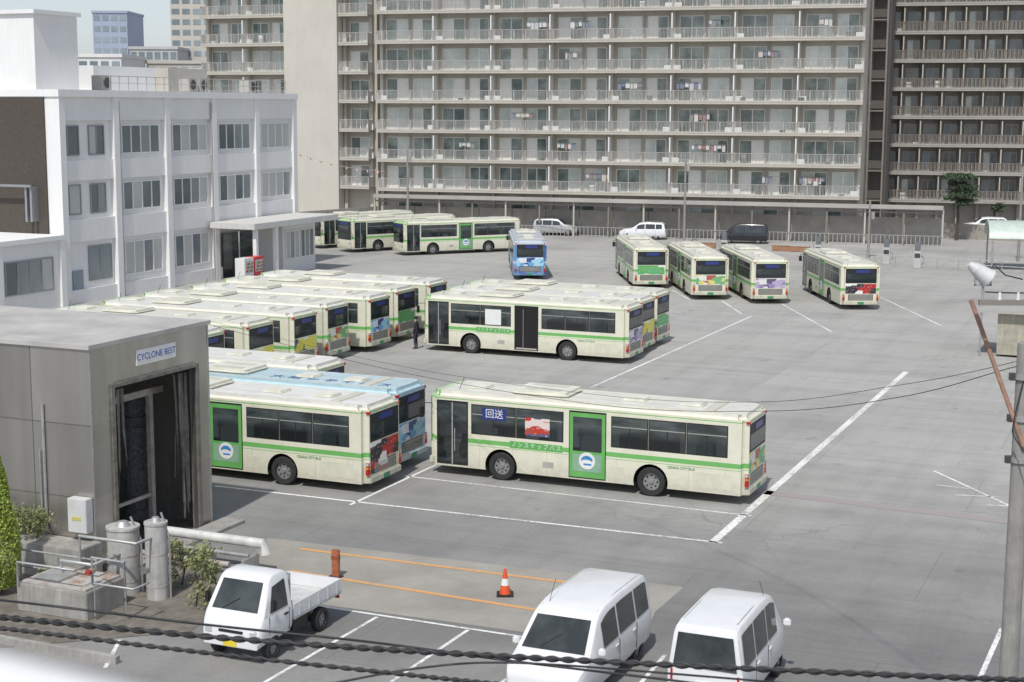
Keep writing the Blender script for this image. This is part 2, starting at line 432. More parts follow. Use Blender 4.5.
def sidemark(o,disp=True):
    if disp:
        b=MB(); b.box(L2-2.95,L2-2.05,W2+.008,W2+.02,2.1,2.5,SIGNB); s=b.ob('side_display',o)
        text('lettering','回送',.34,s,(L2-2.5,W2+.022,2.3),FLAT,WHT)
        b=MB(); b.box(L2-4.55,L2-3.65,W2+.008,W2+.02,1.68,2.3,POSTR); b.ob('poster',o)
    b=MB(); b.box(L2-5.02,L2-3.08,W2-.005,W2+.004,1.19,1.43,GP); s=b.ob('name_strip',o)
    text('lettering','ノ ン ス テ ッ プ バ ス',.20,s,(L2-4.05,W2+.006,1.31),FLAT,WHT,sx=.92)
    text('lettering','OSAKA CITY BUS',.12,o,(L2-9.2,W2+.006,1.06),FLAT,mk('letter_green',(.05,.25,.06),.4))
sidemark(busA)
b2=bus(367,495,HB,'cream city bus with dark red rear advert by bus wash',BODYW,ADS[4]); sidemark(b2,False)
for c in b2.children:
    if c.name.startswith('rear_advertisement'):
        m=MB(); m.box(-L2-.012,-L2-.018,-.2,.96,.64,1.04,ADS[4]); m.ob('advert_strip',c)
pA=G(375,496)
bb=bus(None,pA,HB,'pale blue wrapped city bus between parked buses',BODYBLUE,ADS[3],off=(-.85,3.1))
text('lettering','大 阪 シ テ ィ バ ス',.46,bb,(-L2+3.0,.55,2.985),(0,0,math.pi),mk('letter_blue',(.10,.18,.34),.5),sx=1.25)
bus(None,pA,HB,'white roofed city bus behind the bus wash',BODYW,ADS[1],off=(-6.0,6.3))
pB=G(402,343)
labs=['cream city bus with yellow rear advert in diagonal row','cream city bus with white rear advert in diagonal row','cream city bus with pale rear advert in diagonal row']
for i in range(7):
    k=1-i
    bus(None,pB,HB,labs[i%3],[BODYW,BODY,BODYW,BODYRED][i%4],ADS[[2,2,3,6,0,0,1][i]],off=(random.uniform(-.35,.35),3.72*k-.2))
pC=G(627,365)
c1=bus(None,pC,HB,'cream city bus with open dark middle door, second row',BODY,ADS[5]); sidemark(c1,False)
for c in list(c1.children):
    if c.name.startswith('middle_door'):
        for i,s in enumerate(c.material_slots):
            if s.material in (GRN,MATS['door_glass_pale'],BUSGLASS): setmat(c,DARK,i)  # closed door panels coloured near-black to stand for the open doorway's shade
        for e in list(c.children): bpy.data.objects.remove(e)
        m=MB(); m.box(L2-6.5,L2-5.35,W2+.016,W2+.024,.42,.5,RAILM); m.tube([(L2-5.75,W2+.03,.5),(L2-5.75,W2+.03,2.5)],.012,RAILM); m.ob('grab_rail',c)
b=MB(); b.box(L2-4.5,L2-3.6,W2+.008,W2+.02,1.6,2.4,WHT); b.ob('poster',c1)
bus(None,pC,HB,'cream city bus parked close behind another bus',BODYW,ADS[0],off=(-.35,3.0))
bus(None,pC,HB,'cream city bus at the end of the second row',BODY,ADS[2],off=(-.5,6.0))
HD=math.radians(93)
bus(651,289,HD,'cream city bus with green rear advert, nose to the shelter',BODY,ADS[2],'rc')
bus(710,300,HD,'cream city bus with colourful rear advert, nose to the shelter',BODY,ADS[6],'rc')
bus(770,304,HD+.01,'cream city bus with dark rear, nose to the shelter',BODY,ADS[5],'rc')
d4=bus(860,310,HD-.015,'cream city bus with small dark rear advert at row end',BODY,ADS[4],'rc')
bus(530,280,math.radians(92),'deep blue wrapped city bus seen from the rear',BODYDB,ADS[3],'rc')
bus(404,256,math.radians(180+27),'cream city bus with green door beside the far wall',BODY,ADS[0],'fl')
bus(352,253,math.radians(180+38),'cream city bus with dark front near office',BODY,ADS[0],'fl')
bus(322,249,math.radians(180+46),'cream city bus mostly hidden near the office',BODY,ADS[0],'fl')
wipe(BT)

# ---------- CARS ----------
def interp(st,x,k):
    for i in range(len(st)-1):
        a,b_=st[i],st[i+1]
        if a[0]<=x<=b_[0]:
            t=(x-a[0])/(b_[0]-a[0]) if b_[0]>a[0] else 0
            return a[k]+(b_[k]-a[k])*t
    return st[-1][k] if x>st[-1][0] else st[0][k]
def wroof(w,belt,top): return w*(1-.17*min(1,max(0,(top-belt))/.8))
def loftbody(st,w,paint):
    vs=[];fs=[];n=16
    for (x,zl,zb,zt,sc) in st:
        ww=w*sc; wr=wroof(ww,zb,zt); t1=max(zb+.005,zt-.09)
        half=[(ww*.90,zl),(ww*.985,zl+.12),(ww,(zl+zb)/2),(ww*.99,zb-.03),(ww*.975,zb),(wr,t1),(wr-.035,zt-.03 if zt-.03>t1 else t1+.002),(wr-.14,zt)]
        ring=half+[(-y,z) for y,z in reversed(half)]
        vs+=[(x,y,z) for y,z in ring]
    k=len(st)
    for i in range(k-1):
        for j in range(n): fs.append((i*n+j,i*n+(j+1)%n,(i+1)*n+(j+1)%n,(i+1)*n+j))
    fs.append(tuple(range(n))); fs.append(tuple((k-1)*n+j for j in reversed(range(n))))
    return MB().add(vs,fs,paint)
STY={
'minivan':dict(L=4.5,w=.85,r=.32,wx=(-1.35,1.4),st=[(-2.25,.45,.92,.98,.92),(-2.18,.3,1.0,1.66,.98),(-2.08,.27,1.0,1.77,1),(-1.85,.26,1.0,1.82,1),(-.4,.26,1.0,1.85,1),(.4,.26,1.0,1.82,1),(.75,.26,1.0,1.75,1),(.95,.26,1.0,1.66,1),(1.6,.27,1.0,1.12,1),(1.85,.28,.95,1.04,.99),(2.08,.3,.88,.94,.95),(2.2,.34,.78,.84,.9),(2.25,.38,.66,.72,.84)],
  side=[(-2.0,-1.2),(-1.12,-.1),(-.02,.85)],ws=(.98,1.6),rear=(.98,1.62)),
'keivan':dict(L=3.4,w=.735,r=.28,wx=(-1.05,1.2),st=[(-1.7,.4,.95,1.0,.97),(-1.68,.28,1.0,1.74,.995),(-1.63,.27,1.0,1.82,1),(-1.4,.26,1.0,1.86,1),(0,.26,1.0,1.88,1),(.6,.26,1.0,1.86,1),(.85,.26,1.0,1.8,1),(.98,.26,1.0,1.7,1),(1.42,.27,.98,1.12,1),(1.58,.3,.88,.97,.97),(1.66,.33,.78,.86,.93),(1.7,.36,.66,.72,.9)],
  side=[(-1.5,-.75),(-.68,.15),(.22,.9)],ws=(1.0,1.4),rear=(1.0,1.70)),
'suv':dict(L=4.5,w=.88,r=.34,wx=(-1.3,1.35),st=[(-2.25,.45,.95,1.0,.92),(-2.1,.3,1.02,1.5,.98),(-1.85,.28,1.02,1.66,1),(-.3,.28,1.0,1.68,1),(.3,.28,1.0,1.62,1),(1.05,.28,.98,1.1,1),(1.95,.3,.85,.95,.96),(2.25,.4,.7,.76,.85)],
  side=[(-1.9,-1.3),(-1.22,-.3),(-.22,.55)],ws=(.34,1.0),rear=(1.04,1.46)),
}
def car(style,p,h,paint,name,label,cat,group=None,sc=1):
    S=STY[style]; st=S['st']; w=S['w']
    r=root(name,label,cat,p,h,group); r.scale=(sc,sc,sc)
    o=loftbody(st,w,paint).ob('body',r,smooth=38)
    cut(o,[(x,S['r'],S['r']*1.18,s*w*.55,s*(w+.2)) for x in S['wx'] for s in(1,-1)])
    for x in S['wx']:
        for s in(1,-1): wheel(r,x,s*(w-.11),S['r'],.19,s)
    def sp(x,t,s,off=.014):
        zb=interp(st,x,2); zt=interp(st,x,3); ww=w*interp(st,x,4); wr=wroof(ww,zb,zt)
        z=zb+.05+t*(zt-.15-zb-.05); tt=(z-zb)/(zt-.09-zb)
        return (x,s*(ww*.975+(wr-ww*.975)*tt+off),z)
    for x0,x1 in S['side']:
        for s in(1,-1):
            m=MB(); n=5; vs=[];fs=[]
            for i in range(n):
                x=x0+(x1-x0)*i/(n-1)
                vs+=[sp(x,0,s),sp(x,1,s)]
            for i in range(n-1): fs.append((2*i,2*i+1,2*i+3,2*i+2))
            m.add(vs,fs,CARGLASS); m.ob('side_window',r)
    for x in [ (S['side'][i][1]+S['side'][i+1][0])/2 for i in range(2)]:
        for s in(1,-1):
            MB().box(x-.006,x+.006,s*(w*.98-.01),s*(w+.003),.42,.98,BLK).ob('door_seam',r)
            MB().box(x+.08,x+.24,s*(w-.03),s*(w+.02),.86,.90,paint).ob('door_handle',r,bevel=.008)
    xa,xb=S['ws']; m=MB(); vs=[];fs=[]
    n=5
    for i in range(n):
        x=xa+(xb-xa)*i/(n-1); zb=interp(st,x,2); zt=interp(st,x,3); wr=wroof(w,zb,zt)-.145
        for j in range(5):
            y=-wr+2*wr*j/4; vs.append((x+.01,y,zt+.014))
    for i in range(n-1):
        for j in range(4): fs.append((i*5+j,i*5+j+1,(i+1)*5+j+1,(i+1)*5+j))
    m.add(vs,fs,CARGLASS); m.ob('windscreen',r,smooth=60)
    zr0,zr1=S['rear']; x0=st[0][0]; x1=st[1][0]
    m=MB(); m.quad([(x0-.014,-w*.84,zr0+.03),(x0-.014,w*.84,zr0+.03),(x1-.018,w*.72,zr1-.02),(x1-.018,-w*.72,zr1-.02)],CARGLASS); m.ob('rear_window',r)
    xf=S['L']/2
    for s in(1,-1):
        MB().box(xf-.42,xf-.10,s*w*.60,s*w*.90,.66,.82,CLEARL).ob('headlight',r,bevel=.04)
        MB().box(-xf-.012,-xf+.1,s*w*.82,s*w*.93,.72,.98,REDL).ob('tail_light',r,bevel=.02)
        xm=S['ws'][0]+.25
        MB().box(xm,xm+.10,s*(w+.02),s*(w+.17),1.04,1.2,paint).ob('wing_mirror',r,bevel=.03)
    MB().box(xf-.1,xf+.01,-w*.55,w*.55,.42,.60,BLK).ob('grille',r,bevel=.02)
    MB().box(xf+.01,xf+.022,-.17,.17,.45,.6,WHT).ob('licence_plate',r)
    MB().box(-xf-.02,-xf+.02,-.17,.17,.62,.78,WHT).ob('licence_plate',r)
    MB().box(-xf-.03,-xf+.15,-w*.88,w*.88,.32,.52,paint).ob('rear_bumper',r,bevel=.03)
    m=MB(); m.tube([(S['ws'][1]-.02,-.3,interp(st,S['ws'][1]-.02,3)+.035),((S['ws'][0]+S['ws'][1])/2,.1,interp(st,(S['ws'][0]+S['ws'][1])/2,3)+.035)],.008,BLK); m.ob('wiper',r)
    zr=interp(st,-1,3)
    for s in(1,-1):
        x0_,x1_=S['st'][3][0],S['ws'][0]-.3
        yy=s*(wroof(w,1.0,zr)-.10)
        MB().tube([(x0_,yy,interp(st,x0_,3)-.012),(-.4,yy,interp(st,-.4,3)-.008),(x1_,yy,interp(st,x1_,3)-.012)],.010,ROOFG,n=5).ob('roof_gutter',r)
    m=MB(); m.tube([(S['ws'][0]-.4,-.5,interp(st,S['ws'][0]-.4,3)-.01),(S['ws'][0]-.75,-.5,interp(st,0,3)+.35)],.006,BLK); m.ob('antenna',r)
    return r
HV=math.atan2(-V.y,-V.x)
rc=G(616,645)
car('minivan',rc-V*2.35,HV,WHITEP,'minivan','white minivan parked nose out in a marked bay','van','vehicles in the near parking bays',1.06)
rc=G(749,665)
car('keivan',rc-V*1.75,HV+math.pi,WHITEP,'small_van','small white box van parked in a marked bay','van','vehicles in the near parking bays',1.12)
CG='cars parked near the shelter'
car('suv',G(556,235),math.radians(-12),SILVERP,'parked_car','silver estate car parked by the roofed shelter','car',CG)
car('suv',G(643,239),math.radians(170),WHITEP,'parked_car','white car parked by the roofed shelter','car',CG)
car('minivan',G(744,243),math.radians(168),BLACKP,'parked_car','black minivan parked by the roofed shelter','car',CG)
car('suv',G(984,233),math.radians(170),WHITEP,'parked_car','small white car on the street beside the depot','car',CG)
def keitruck(p,h,sc):
    r=root('pickup_truck','small white flatbed pickup truck with yellow plate','truck',p,h,'vehicles in the near parking bays'); r.scale=(sc,sc,sc)
    w=.735
    st=[(.42,.45,1.0,1.66,.98),(.46,.42,1.0,1.75,1),(.55,.42,1.0,1.78,1),(.95,.4,1.0,1.79,1),(1.08,.4,1.0,1.74,1),(1.16,.4,1.0,1.66,1),(1.52,.4,1.0,1.1,1),(1.62,.38,.84,.95,.98),(1.68,.37,.7,.78,.95),(1.7,.36,.6,.66,.93)]
    o=loftbody(st,w,WHITEP).ob('cab',r,smooth=38); cut(o,[(1.15,.27,.33,s*.4,s*.95) for s in(1,-1)])
    for x in(1.15,-.85):
        for s in(1,-1): wheel(r,x,s*.64,.27,.17,s)
    def sp(x,t,s):
        zb=interp(st,x,2); zt=interp(st,x,3); wr=wroof(w,zb,zt); z=zb+.04+t*(zt-.16-zb-.04); tt=(z-zb)/(zt-.09-zb)
        return(x,s*(w*.975+(wr-w*.975)*tt+.014),z)
    for s in(1,-1):
        m=MB(); m.add([sp(.6,0,s),sp(1.3,0,s),sp(1.1,1,s),sp(.6,1,s)],[(0,1,2,3)],CARGLASS); m.ob('side_window',r)
        MB().box(.56,.568,s*(w*.97-.01),s*(w+.003),.5,.98,BLK).ob('door_seam',r)
        MB().box(1.34,1.348,s*(w*.97-.01),s*(w+.003),.6,.98,BLK).ob('door_seam',r)
        MB().box(.62,.76,s*(w-.03),s*(w+.02),.86,.9,BLK).ob('door_handle',r)
        MB().box(1.25,1.35,s*(w+.02),s*(w+.15),1.12,1.36,BLK).ob('wing_mirror',r,bevel=.03)
        MB().box(1.58,1.715,s*.44,s*.66,.60,.76,CLEARL).ob('headlight',r,bevel=.03)
        MB().box(-1.72,-1.68,s*.45,s*.65,.5,.6,REDL).ob('tail_light',r)
    m=MB(); 
    m.quad([(1.175,-.49,1.655),(1.175,.49,1.655),(1.535,.56,1.105),(1.535,-.56,1.105)],CARGLASS); m.ob('windscreen',r)
    m=MB(); m.quad([(.40,-.5,1.15),(.40,.5,1.15),(.43,.48,1.55),(.43,-.48,1.55)],CARGLASS); m.ob('rear_window',r)
    BED=mk('bed_paint_worn',(.56,.565,.55),.5,var=.25,scale=4)
    m=MB(); m.box(-1.7,.36,-.72,.72,.62,.68,BED); m.box(-1.7,.36,-.72,-.69,.68,.97,WHITEP); m.box(-1.7,.36,.69,.72,.68,.97,WHITEP); m.box(-1.7,-1.66,-.69,.69,.68,.97,WHITEP); m.box(.32,.36,-.69,.69,.68,1.05,WHITEP)
    for i in range(5): 
        for s in(1,-1): m.box(-1.5+i*.4,-1.46+i*.4,s*.72,s*.735,.66,.93,WHITEP)
    m.ob('cargo_bed',r,bevel=.006)
    m=MB(); m.box(.28,.32,-.6,-.56,.95,1.6,STEELG); m.box(.28,.32,.56,.6,.95,1.6,STEELG); m.box(.28,.32,-.6,.6,1.6,1.64,STEELG); m.ob('head_guard',r)
    m=MB(); m.box(-1.6,1.4,-.4,-.3,.42,.61,BLK); m.box(-1.6,1.4,.3,.4,.42,.61,BLK); m.box(-1.0,-.7,-.6,.6,.22,.32,BLK); m.box(-.3,.3,.35,.66,.35,.6,BLK); m.ob('chassis',r)
    MB().box(1.66,1.74,-.66,.66,.36,.54,WHITEP).ob('front_bumper',r,bevel=.02)
    MB().box(1.742,1.752,-.17,.17,.38,.53,mk('plate_yellow',(.75,.6,.05),.4)).ob('licence_plate',r)
    MB().box(1.66,1.715,-.3,.3,.66,.72,BLK).ob('grille',r,bevel=.01)
    m=MB(); m.tube([(1.54,-.3,1.12),(1.4,.05,1.335)],.008,BLK); m.ob('wiper',r)
    return r
rc=G(233,662)
keitruck(rc+V*1.8,HV,1.1)

# ---------- GROUND ----------
m,nt,b=nodes('yard_asphalt'); v=tc(nt); 
o=sep(nt,v)
yv=mth(nt,'ADD',mth(nt,'MULTIPLY',o[0],V.x),mth(nt,'MULTIPLY',o[1],V.y))
yu=mth(nt,'ADD',mth(nt,'MULTIPLY',o[0],U.x),mth(nt,'MULTIPLY',o[1],U.y))
n1=noise(nt,v,.06,5,.6); n2=noise(nt,v,.5,6,.7); n3=noise(nt,v,9,3,.7); n4=noise(nt,v,60,2,.7)
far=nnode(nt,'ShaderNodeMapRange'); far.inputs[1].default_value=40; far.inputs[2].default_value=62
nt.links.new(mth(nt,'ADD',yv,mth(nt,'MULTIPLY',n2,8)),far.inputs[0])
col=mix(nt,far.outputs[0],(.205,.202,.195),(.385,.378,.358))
wn=noise(nt,scaled(nt,v,(1,1.6,1)),.07,4,.5); col=mix(nt,ramp(nt,wn,[(.48,0.),(.64,.5)]),col,(.40,.39,.368))
dn=noise(nt,v,.09,3,.5); col=mix(nt,ramp(nt,dn,[(.54,0.),(.66,.35)]),col,(.21,.207,.20))
col=mix(nt,1.0,col,ramp(nt,n1,[(.3,.92),(.7,1.06)]),'MULTIPLY')
col=mix(nt,1.0,col,ramp(nt,n2,[(.25,.90),(.5,1.0),(.75,1.05)]),'MULTIPLY')
col=mix(nt,1.0,col,ramp(nt,n3,[(.3,.92),(.7,1.06)]),'MULTIPLY')
col=mix(nt,1.0,col,ramp(nt,n4,[(.3,.8),(.7,1.15)]),'MULTIPLY')
cm=nnode(nt,'ShaderNodeCombineXYZ'); nt.links.new(yu,cm.inputs[0]); nt.links.new(yv,cm.inputs[1])
br=nnode(nt,'ShaderNodeTexBrick'); br.inputs['Scale'].default_value=.11; br.inputs['Mortar Size'].default_value=.0025
br.inputs['Color1'].default_value=(.92,.92,.92,1); br.inputs['Color2'].default_value=(1.05,1.05,1.04,1); br.inputs['Mortar'].default_value=(.68,.68,.68,1)
br.inputs['Brick Width'].default_value=1.3; br.inputs['Row Height'].default_value=.55
nt.links.new(cm.outputs[0],br.inputs['Vector'])
col=mix(nt,.6,col,br.outputs[0],'MULTIPLY')
tr=noise(nt,scaled(nt,cm.outputs[0],(.03,.9,1)),1,5,.7)
col=mix(nt,1.0,col,ramp(nt,tr,[(.35,.90),(.55,1.02)]),'MULTIPLY')
tr2=noise(nt,scaled(nt,cm.outputs[0],(.8,.04,1)),1,5,.7)
col=mix(nt,1.0,col,ramp(nt,tr2,[(.35,.92),(.55,1.02)]),'MULTIPLY')
sp_=noise(nt,v,.9,2,.5); col=mix(nt,ramp(nt,sp_,[(.67,0.),(.79,.35)]),col,(.09,.088,.085))
vo=nnode(nt,'ShaderNodeTexVoronoi'); vo.feature='DISTANCE_TO_EDGE'; vo.inputs['Scale'].default_value=.13
ds=nnode(nt,'ShaderNodeVectorMath'); ds.operation='ADD'
nn=nnode(nt,'ShaderNodeTexNoise'); nn.inputs['Scale'].default_value=.6; nn.inputs['Detail'].default_value=6; nt.links.new(v,nn.inputs['Vector'])
sc=nnode(nt,'ShaderNodeVectorMath'); sc.operation='SCALE'; sc.inputs['Scale'].default_value=2.5; nt.links.new(nn.outputs['Color'],sc.inputs[0])
nt.links.new(v,ds.inputs[0]); nt.links.new(sc.outputs[0],ds.inputs[1]); nt.links.new(ds.outputs[0],vo.inputs['Vector'])
cr=mth(nt,'MULTIPLY',mth(nt,'LESS_THAN',vo.outputs['Distance'],.003),ramp(nt,noise(nt,v,.12,2),[(.46,0.),(.58,.35)]))
col=mix(nt,cr,col,(.10,.10,.095))
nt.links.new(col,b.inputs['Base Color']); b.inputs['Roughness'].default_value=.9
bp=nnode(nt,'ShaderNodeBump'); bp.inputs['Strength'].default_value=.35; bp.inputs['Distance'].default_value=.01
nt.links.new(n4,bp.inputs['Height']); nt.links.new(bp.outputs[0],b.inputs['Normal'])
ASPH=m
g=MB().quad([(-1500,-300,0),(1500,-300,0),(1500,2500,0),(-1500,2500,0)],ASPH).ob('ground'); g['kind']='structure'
def paint(name,c,t=(.34,.335,.32),lo=.40,hi=.58):
    m,nt,b=nodes(name); v=tc(nt)
    n=noise(nt,v,6,6,.8); n0=noise(nt,v,.35,3,.6)
    k=mth(nt,'ADD',n,mth(nt,'MULTIPLY',mth(nt,'SUBTRACT',n0,.5),.5))
    col=mix(nt,ramp(nt,k,[(lo,0.),(hi,1.)]),t,c)
    nt.links.new(col,b.inputs['Base Color']); b.inputs['Roughness'].default_value=.7; return m
PW=paint('worn_white_paint',(.80,.79,.77),lo=.36,hi=.54); PO=paint('worn_orange_paint',(.66,.34,.12),(.40,.31,.22),.34,.50); PP=paint('joint_seal',(.34,.285,.285),(.32,.30,.29))
mb=MB()
def line(a,b_,w,mat=None,mbx=None,z=.006):
    p,q=G(*a),G(*b_); d=(q-p).normalized(); s=Vector((-d.y,d.x,0))*w/2; z=Vector((0,0,z))
    (mbx or mb).quad([p-s+z,q-s+z,q+s+z,p+s+z],mat or PW)
line((712,543),(906,372),.26)
line((215,486),(722,543),.13)
line((404,476),(752,516),.10)
line((350,505),(440,463),.11)
line((590,388),(752,316),.14)
line((782,304),(832,332),.12); line((880,297),(942,326),.12); line((722,301),(742,314),.12); line((672,290),(690,300),.12)
line((980,678),(1002,628),.12)
line((934,471),(1010,506),.10)
line((936,485),(972,489),.08); line((956,495),(1000,497),.08); line((985,505),(1024,507),.08)
line((318,606),(530,638),.1); line((377,617),(262,684),.1); line((468,630),(388,684),.1); line((560,642),(500,684),.1); line((665,655),(640,684),.1)
line((120,640),(105,668),.1)
o=mb.ob('road_marking'); o['kind']='structure'
mo=MB(); line((300,549),(570,583),.17,PO,mo,.010); line((290,571),(548,612),.17,PO,mo,.010)
o=mo.ob('orange_road_marking'); o['kind']='structure'
mo=MB(); line((745,490),(1060,528),.55,PP,mo); o=mo.ob('road_joint'); o['kind']='structure'
def slabmat(name,c):
    m,nt,b=nodes(name); v=tc(nt)
    a=noise(nt,v,.5,6,.7); c2=noise(nt,v,30,3,.7)
    col=mix(nt,1.0,c,ramp(nt,a,[(.3,.76),(.7,1.1)]),'MULTIPLY'); col=mix(nt,1.0,col,ramp(nt,c2,[(.3,.85),(.7,1.1)]),'MULTIPLY')
    nt.links.new(col,b.inputs['Base Color']); b.inputs['Roughness'].default_value=.9; return m
SM=slabmat('old_concrete_slab',(.34,.322,.285)); mo=MB()
mo.quad([(a.x,a.y,.003) for a in (G(268,538),G(684,587),G(655,612),G(640,648),G(318,604),G(222,588))],SM); o=mo.ob('concrete_apron_ground'); o['kind']='structure'

# ---------- BUS WASH ----------
def washmat():
    m,nt,b=nodes('wash_panel_metal'); v=tc(nt)
    n=noise(nt,v,.35,4,.6); st=noise(nt,scaled(nt,v,(1.2,1.2,.15)),1.2,3,.5)
    o=sep(nt,v)
    cell=nnode(nt,'ShaderNodeTexWhiteNoise'); cell.noise_dimensions='2D'
    cm=nnode(nt,'ShaderNodeCombineXYZ'); nt.links.new(mth(nt,'FLOOR',mth(nt,'MULTIPLY',mth(nt,'ADD',o[0],o[1]),.5)),cm.inputs[0]); nt.links.new(mth(nt,'FLOOR',mth(nt,'MULTIPLY',o[2],.487)),cm.inputs[1]); nt.links.new(cm.outputs[0],cell.inputs['Vector'])
    col=mix(nt,1.0,(.47,.45,.415),ramp(nt,cell.outputs['Value'],[(0.,.88),(1.,1.05)]),'MULTIPLY')
    col=mix(nt,1.0,col,ramp(nt,st,[(.4,.85),(.65,1.)]),'MULTIPLY')
    nt.links.new(col,b.inputs['Base Color']); b.inputs['Metallic'].default_value=.7
    nt.links.new(ramp(nt,n,[(.3,.22),(.7,.42)]),b.inputs['Roughness'])
    return m
WALLM=washmat()
SEAM=mk('panel_seam_dark',(.20,.19,.175),.5,.5)
Fc=G(213,523); C0=Fc-V*5.6
r=root('bus_wash','grey metal clad bus wash building with open bay','bus wash',C0,YR)
w=MB(); LN=14
w.box(-LN,0,0,.15,0,6.2,WALLM); w.box(-LN,0,5.45,5.6,0,6.2,WALLM)
w.box(-.15,0,.15,1.0,0,6.2,WALLM); w.box(-.15,0,4.85,5.45,0,6.2,WALLM); w.box(-.15,0,1.0,4.85,5.0,6.2,WALLM)
w.box(-LN,-LN+.15,.15,5.45,4.9,6.2,WALLM)
w.ob('wall',r)
w=MB(); w.box(-LN-.05,.06,-.06,5.66,6.2,6.32,mk('wash_roof',(.50,.48,.45),.6,var=.3,scale=.6)); w.ob('roof',r)
s=MB()
for x in range(2,14,2): s.box(-x-.012,-x+.012,-.008,0,0,6.2,SEAM)
for z in (2.05,4.1): s.box(-LN,0,-.011,0,z-.012,z+.012,SEAM)
for z in (5.15,): s.box(0,.010,1.0,4.85,z-.01,z+.01,SEAM)
s.box(0,.014,0,.06,0,6.2,STEELG); s.box(0,.014,5.5,5.56,0,6.2,STEELG)
s.ob('panel_joint',r)
WM=mk('weathered_frame',(.34,.315,.28),.55,.4,var=.5,scale=4,streak=.3)
s=MB(); s.box(-.2,.06,.86,1.0,0,5.1,WM); s.box(-.2,.06,4.85,4.99,0,5.1,WM); s.box(-.2,.06,1.0,4.85,5.0,5.1,WM); s.ob('door_frame',r)
IN=mk('wash_frame_beige',(.50,.46,.40),.6,var=.4)
s=MB(); 
for y in(1.3,4.4): s.box(-4.2,-3.9,y-.12,y+.12,0,4.4,IN)
for y in (2.2,4.1): s.box(-1.2,-1.05,y-.08,y+.08,0,4.2,IN)
s.box(-4.2,-3.9,1.3,4.4,4.2,4.5,IN); s.box(-1.2,-1.05,1.3,4.7,4.2,4.4,IN); s.box(-1.18,-1.1,2.2,4.1,1.1,1.2,IN)
s.ob('wash_gantry',r)
BR=mk('brush_bristle',(.17,.18,.19),.95,var=.6,scale=10,bump=.8)
for y in(1.7,4.35):
    m=MB()
    for j in range(12):
        z=.25+j*.32; m.cyl((-1.9,y,z),(-1.9,y,z+.32),random.uniform(.30,.42),BR,r1=random.uniform(.30,.42),n=18)
    m.ob('wash_brush',r)
CU=mk('curtain_vinyl',(.19,.175,.155),.5,var=.6,scale=5)
for side_,ys in (('a',[1.02+i*.075 for i in range(12)]),('b',[4.82-i*.07 for i in range(9)])):
    for i,y in enumerate(ys):
        s=MB()
        zb=random.uniform(.1,1.0) if i<6 else random.uniform(1.2,3.4)
        x=-.30+random.uniform(-.06,.06)
        pts=[(x,y-.04,4.9),(x,y+.04,4.9),(x+random.uniform(-.06,.06),y+.045,3.0+zb*.3),(x+random.uniform(-.1,.1),y+.035+random.uniform(-.04,.04),zb),(x+random.uniform(-.1,.1),y-.035+random.uniform(-.04,.04),zb+random.uniform(0,.3)),(x+random.uniform(-.06,.06),y-.045,3.0+zb*.3)]
        s.add(pts,[(0,1,2,5),(5,2,3,4)],CU)
        s.ob('curtain_strip',r)
s=MB(); s.box(-.42,-.2,1.0,4.85,4.86,4.97,DARK); s.ob('curtain_rail',r)
s=MB(); s.box(-LN+.2,-.2,.2,5.4,.01,.03,mk('wet_floor',(.14,.135,.125),.35,var=.4)); s.ob('bay_floor',r)
sg=MB().box(.0,.03,2.05,3.9,5.45,5.89,WHT).ob('sign_board',r)
text('lettering','CYCLONE BEST',.265,sg,(.032,2.975,5.67),(math.pi/2,0,math.pi/2),mk('sign_blue',(.03,.08,.38),.4),sx=.98)
s=MB(); s.tube([(-1.6,-.05,1.0),(-1.6,-.05,4.6)],.04,STEELG); s.ob('conduit',r)
s=MB(); s.tube([(-1.75,-.05,1.0),(-1.75,-.05,3.3)],.025,STEELG); s.ob('conduit',r)
MB().box(-.65,-.02,-.32,-.016,1.15,2.1,mk('cabinet_grey',(.62,.625,.61),.45,var=.15)).ob('electrical_cabinet',r,bevel=.015)
s=MB(); s.box(-.5,-.2,-.33,-.32,1.5,1.6,mk('label_yellow',(.6,.52,.15),.5)); s.ob('warning_sticker',r)
s=MB(); s.box(.12,.9,.2,6.0,0,.10,CONC); k=s.ob('concrete_kerb'); k.location=C0; k.rotation_euler=(0,0,YR); tag(k,'low concrete kerb at the bus wash entrance','kerb')
s=MB(); s.box(-9,.25,-1.0,-.02,0,.9,CONC); k=s.ob('raised_planter',bevel=.02); k.location=C0; k.rotation_euler=(0,0,YR); tag(k,'raised concrete planter against the bus wash wall','planter')

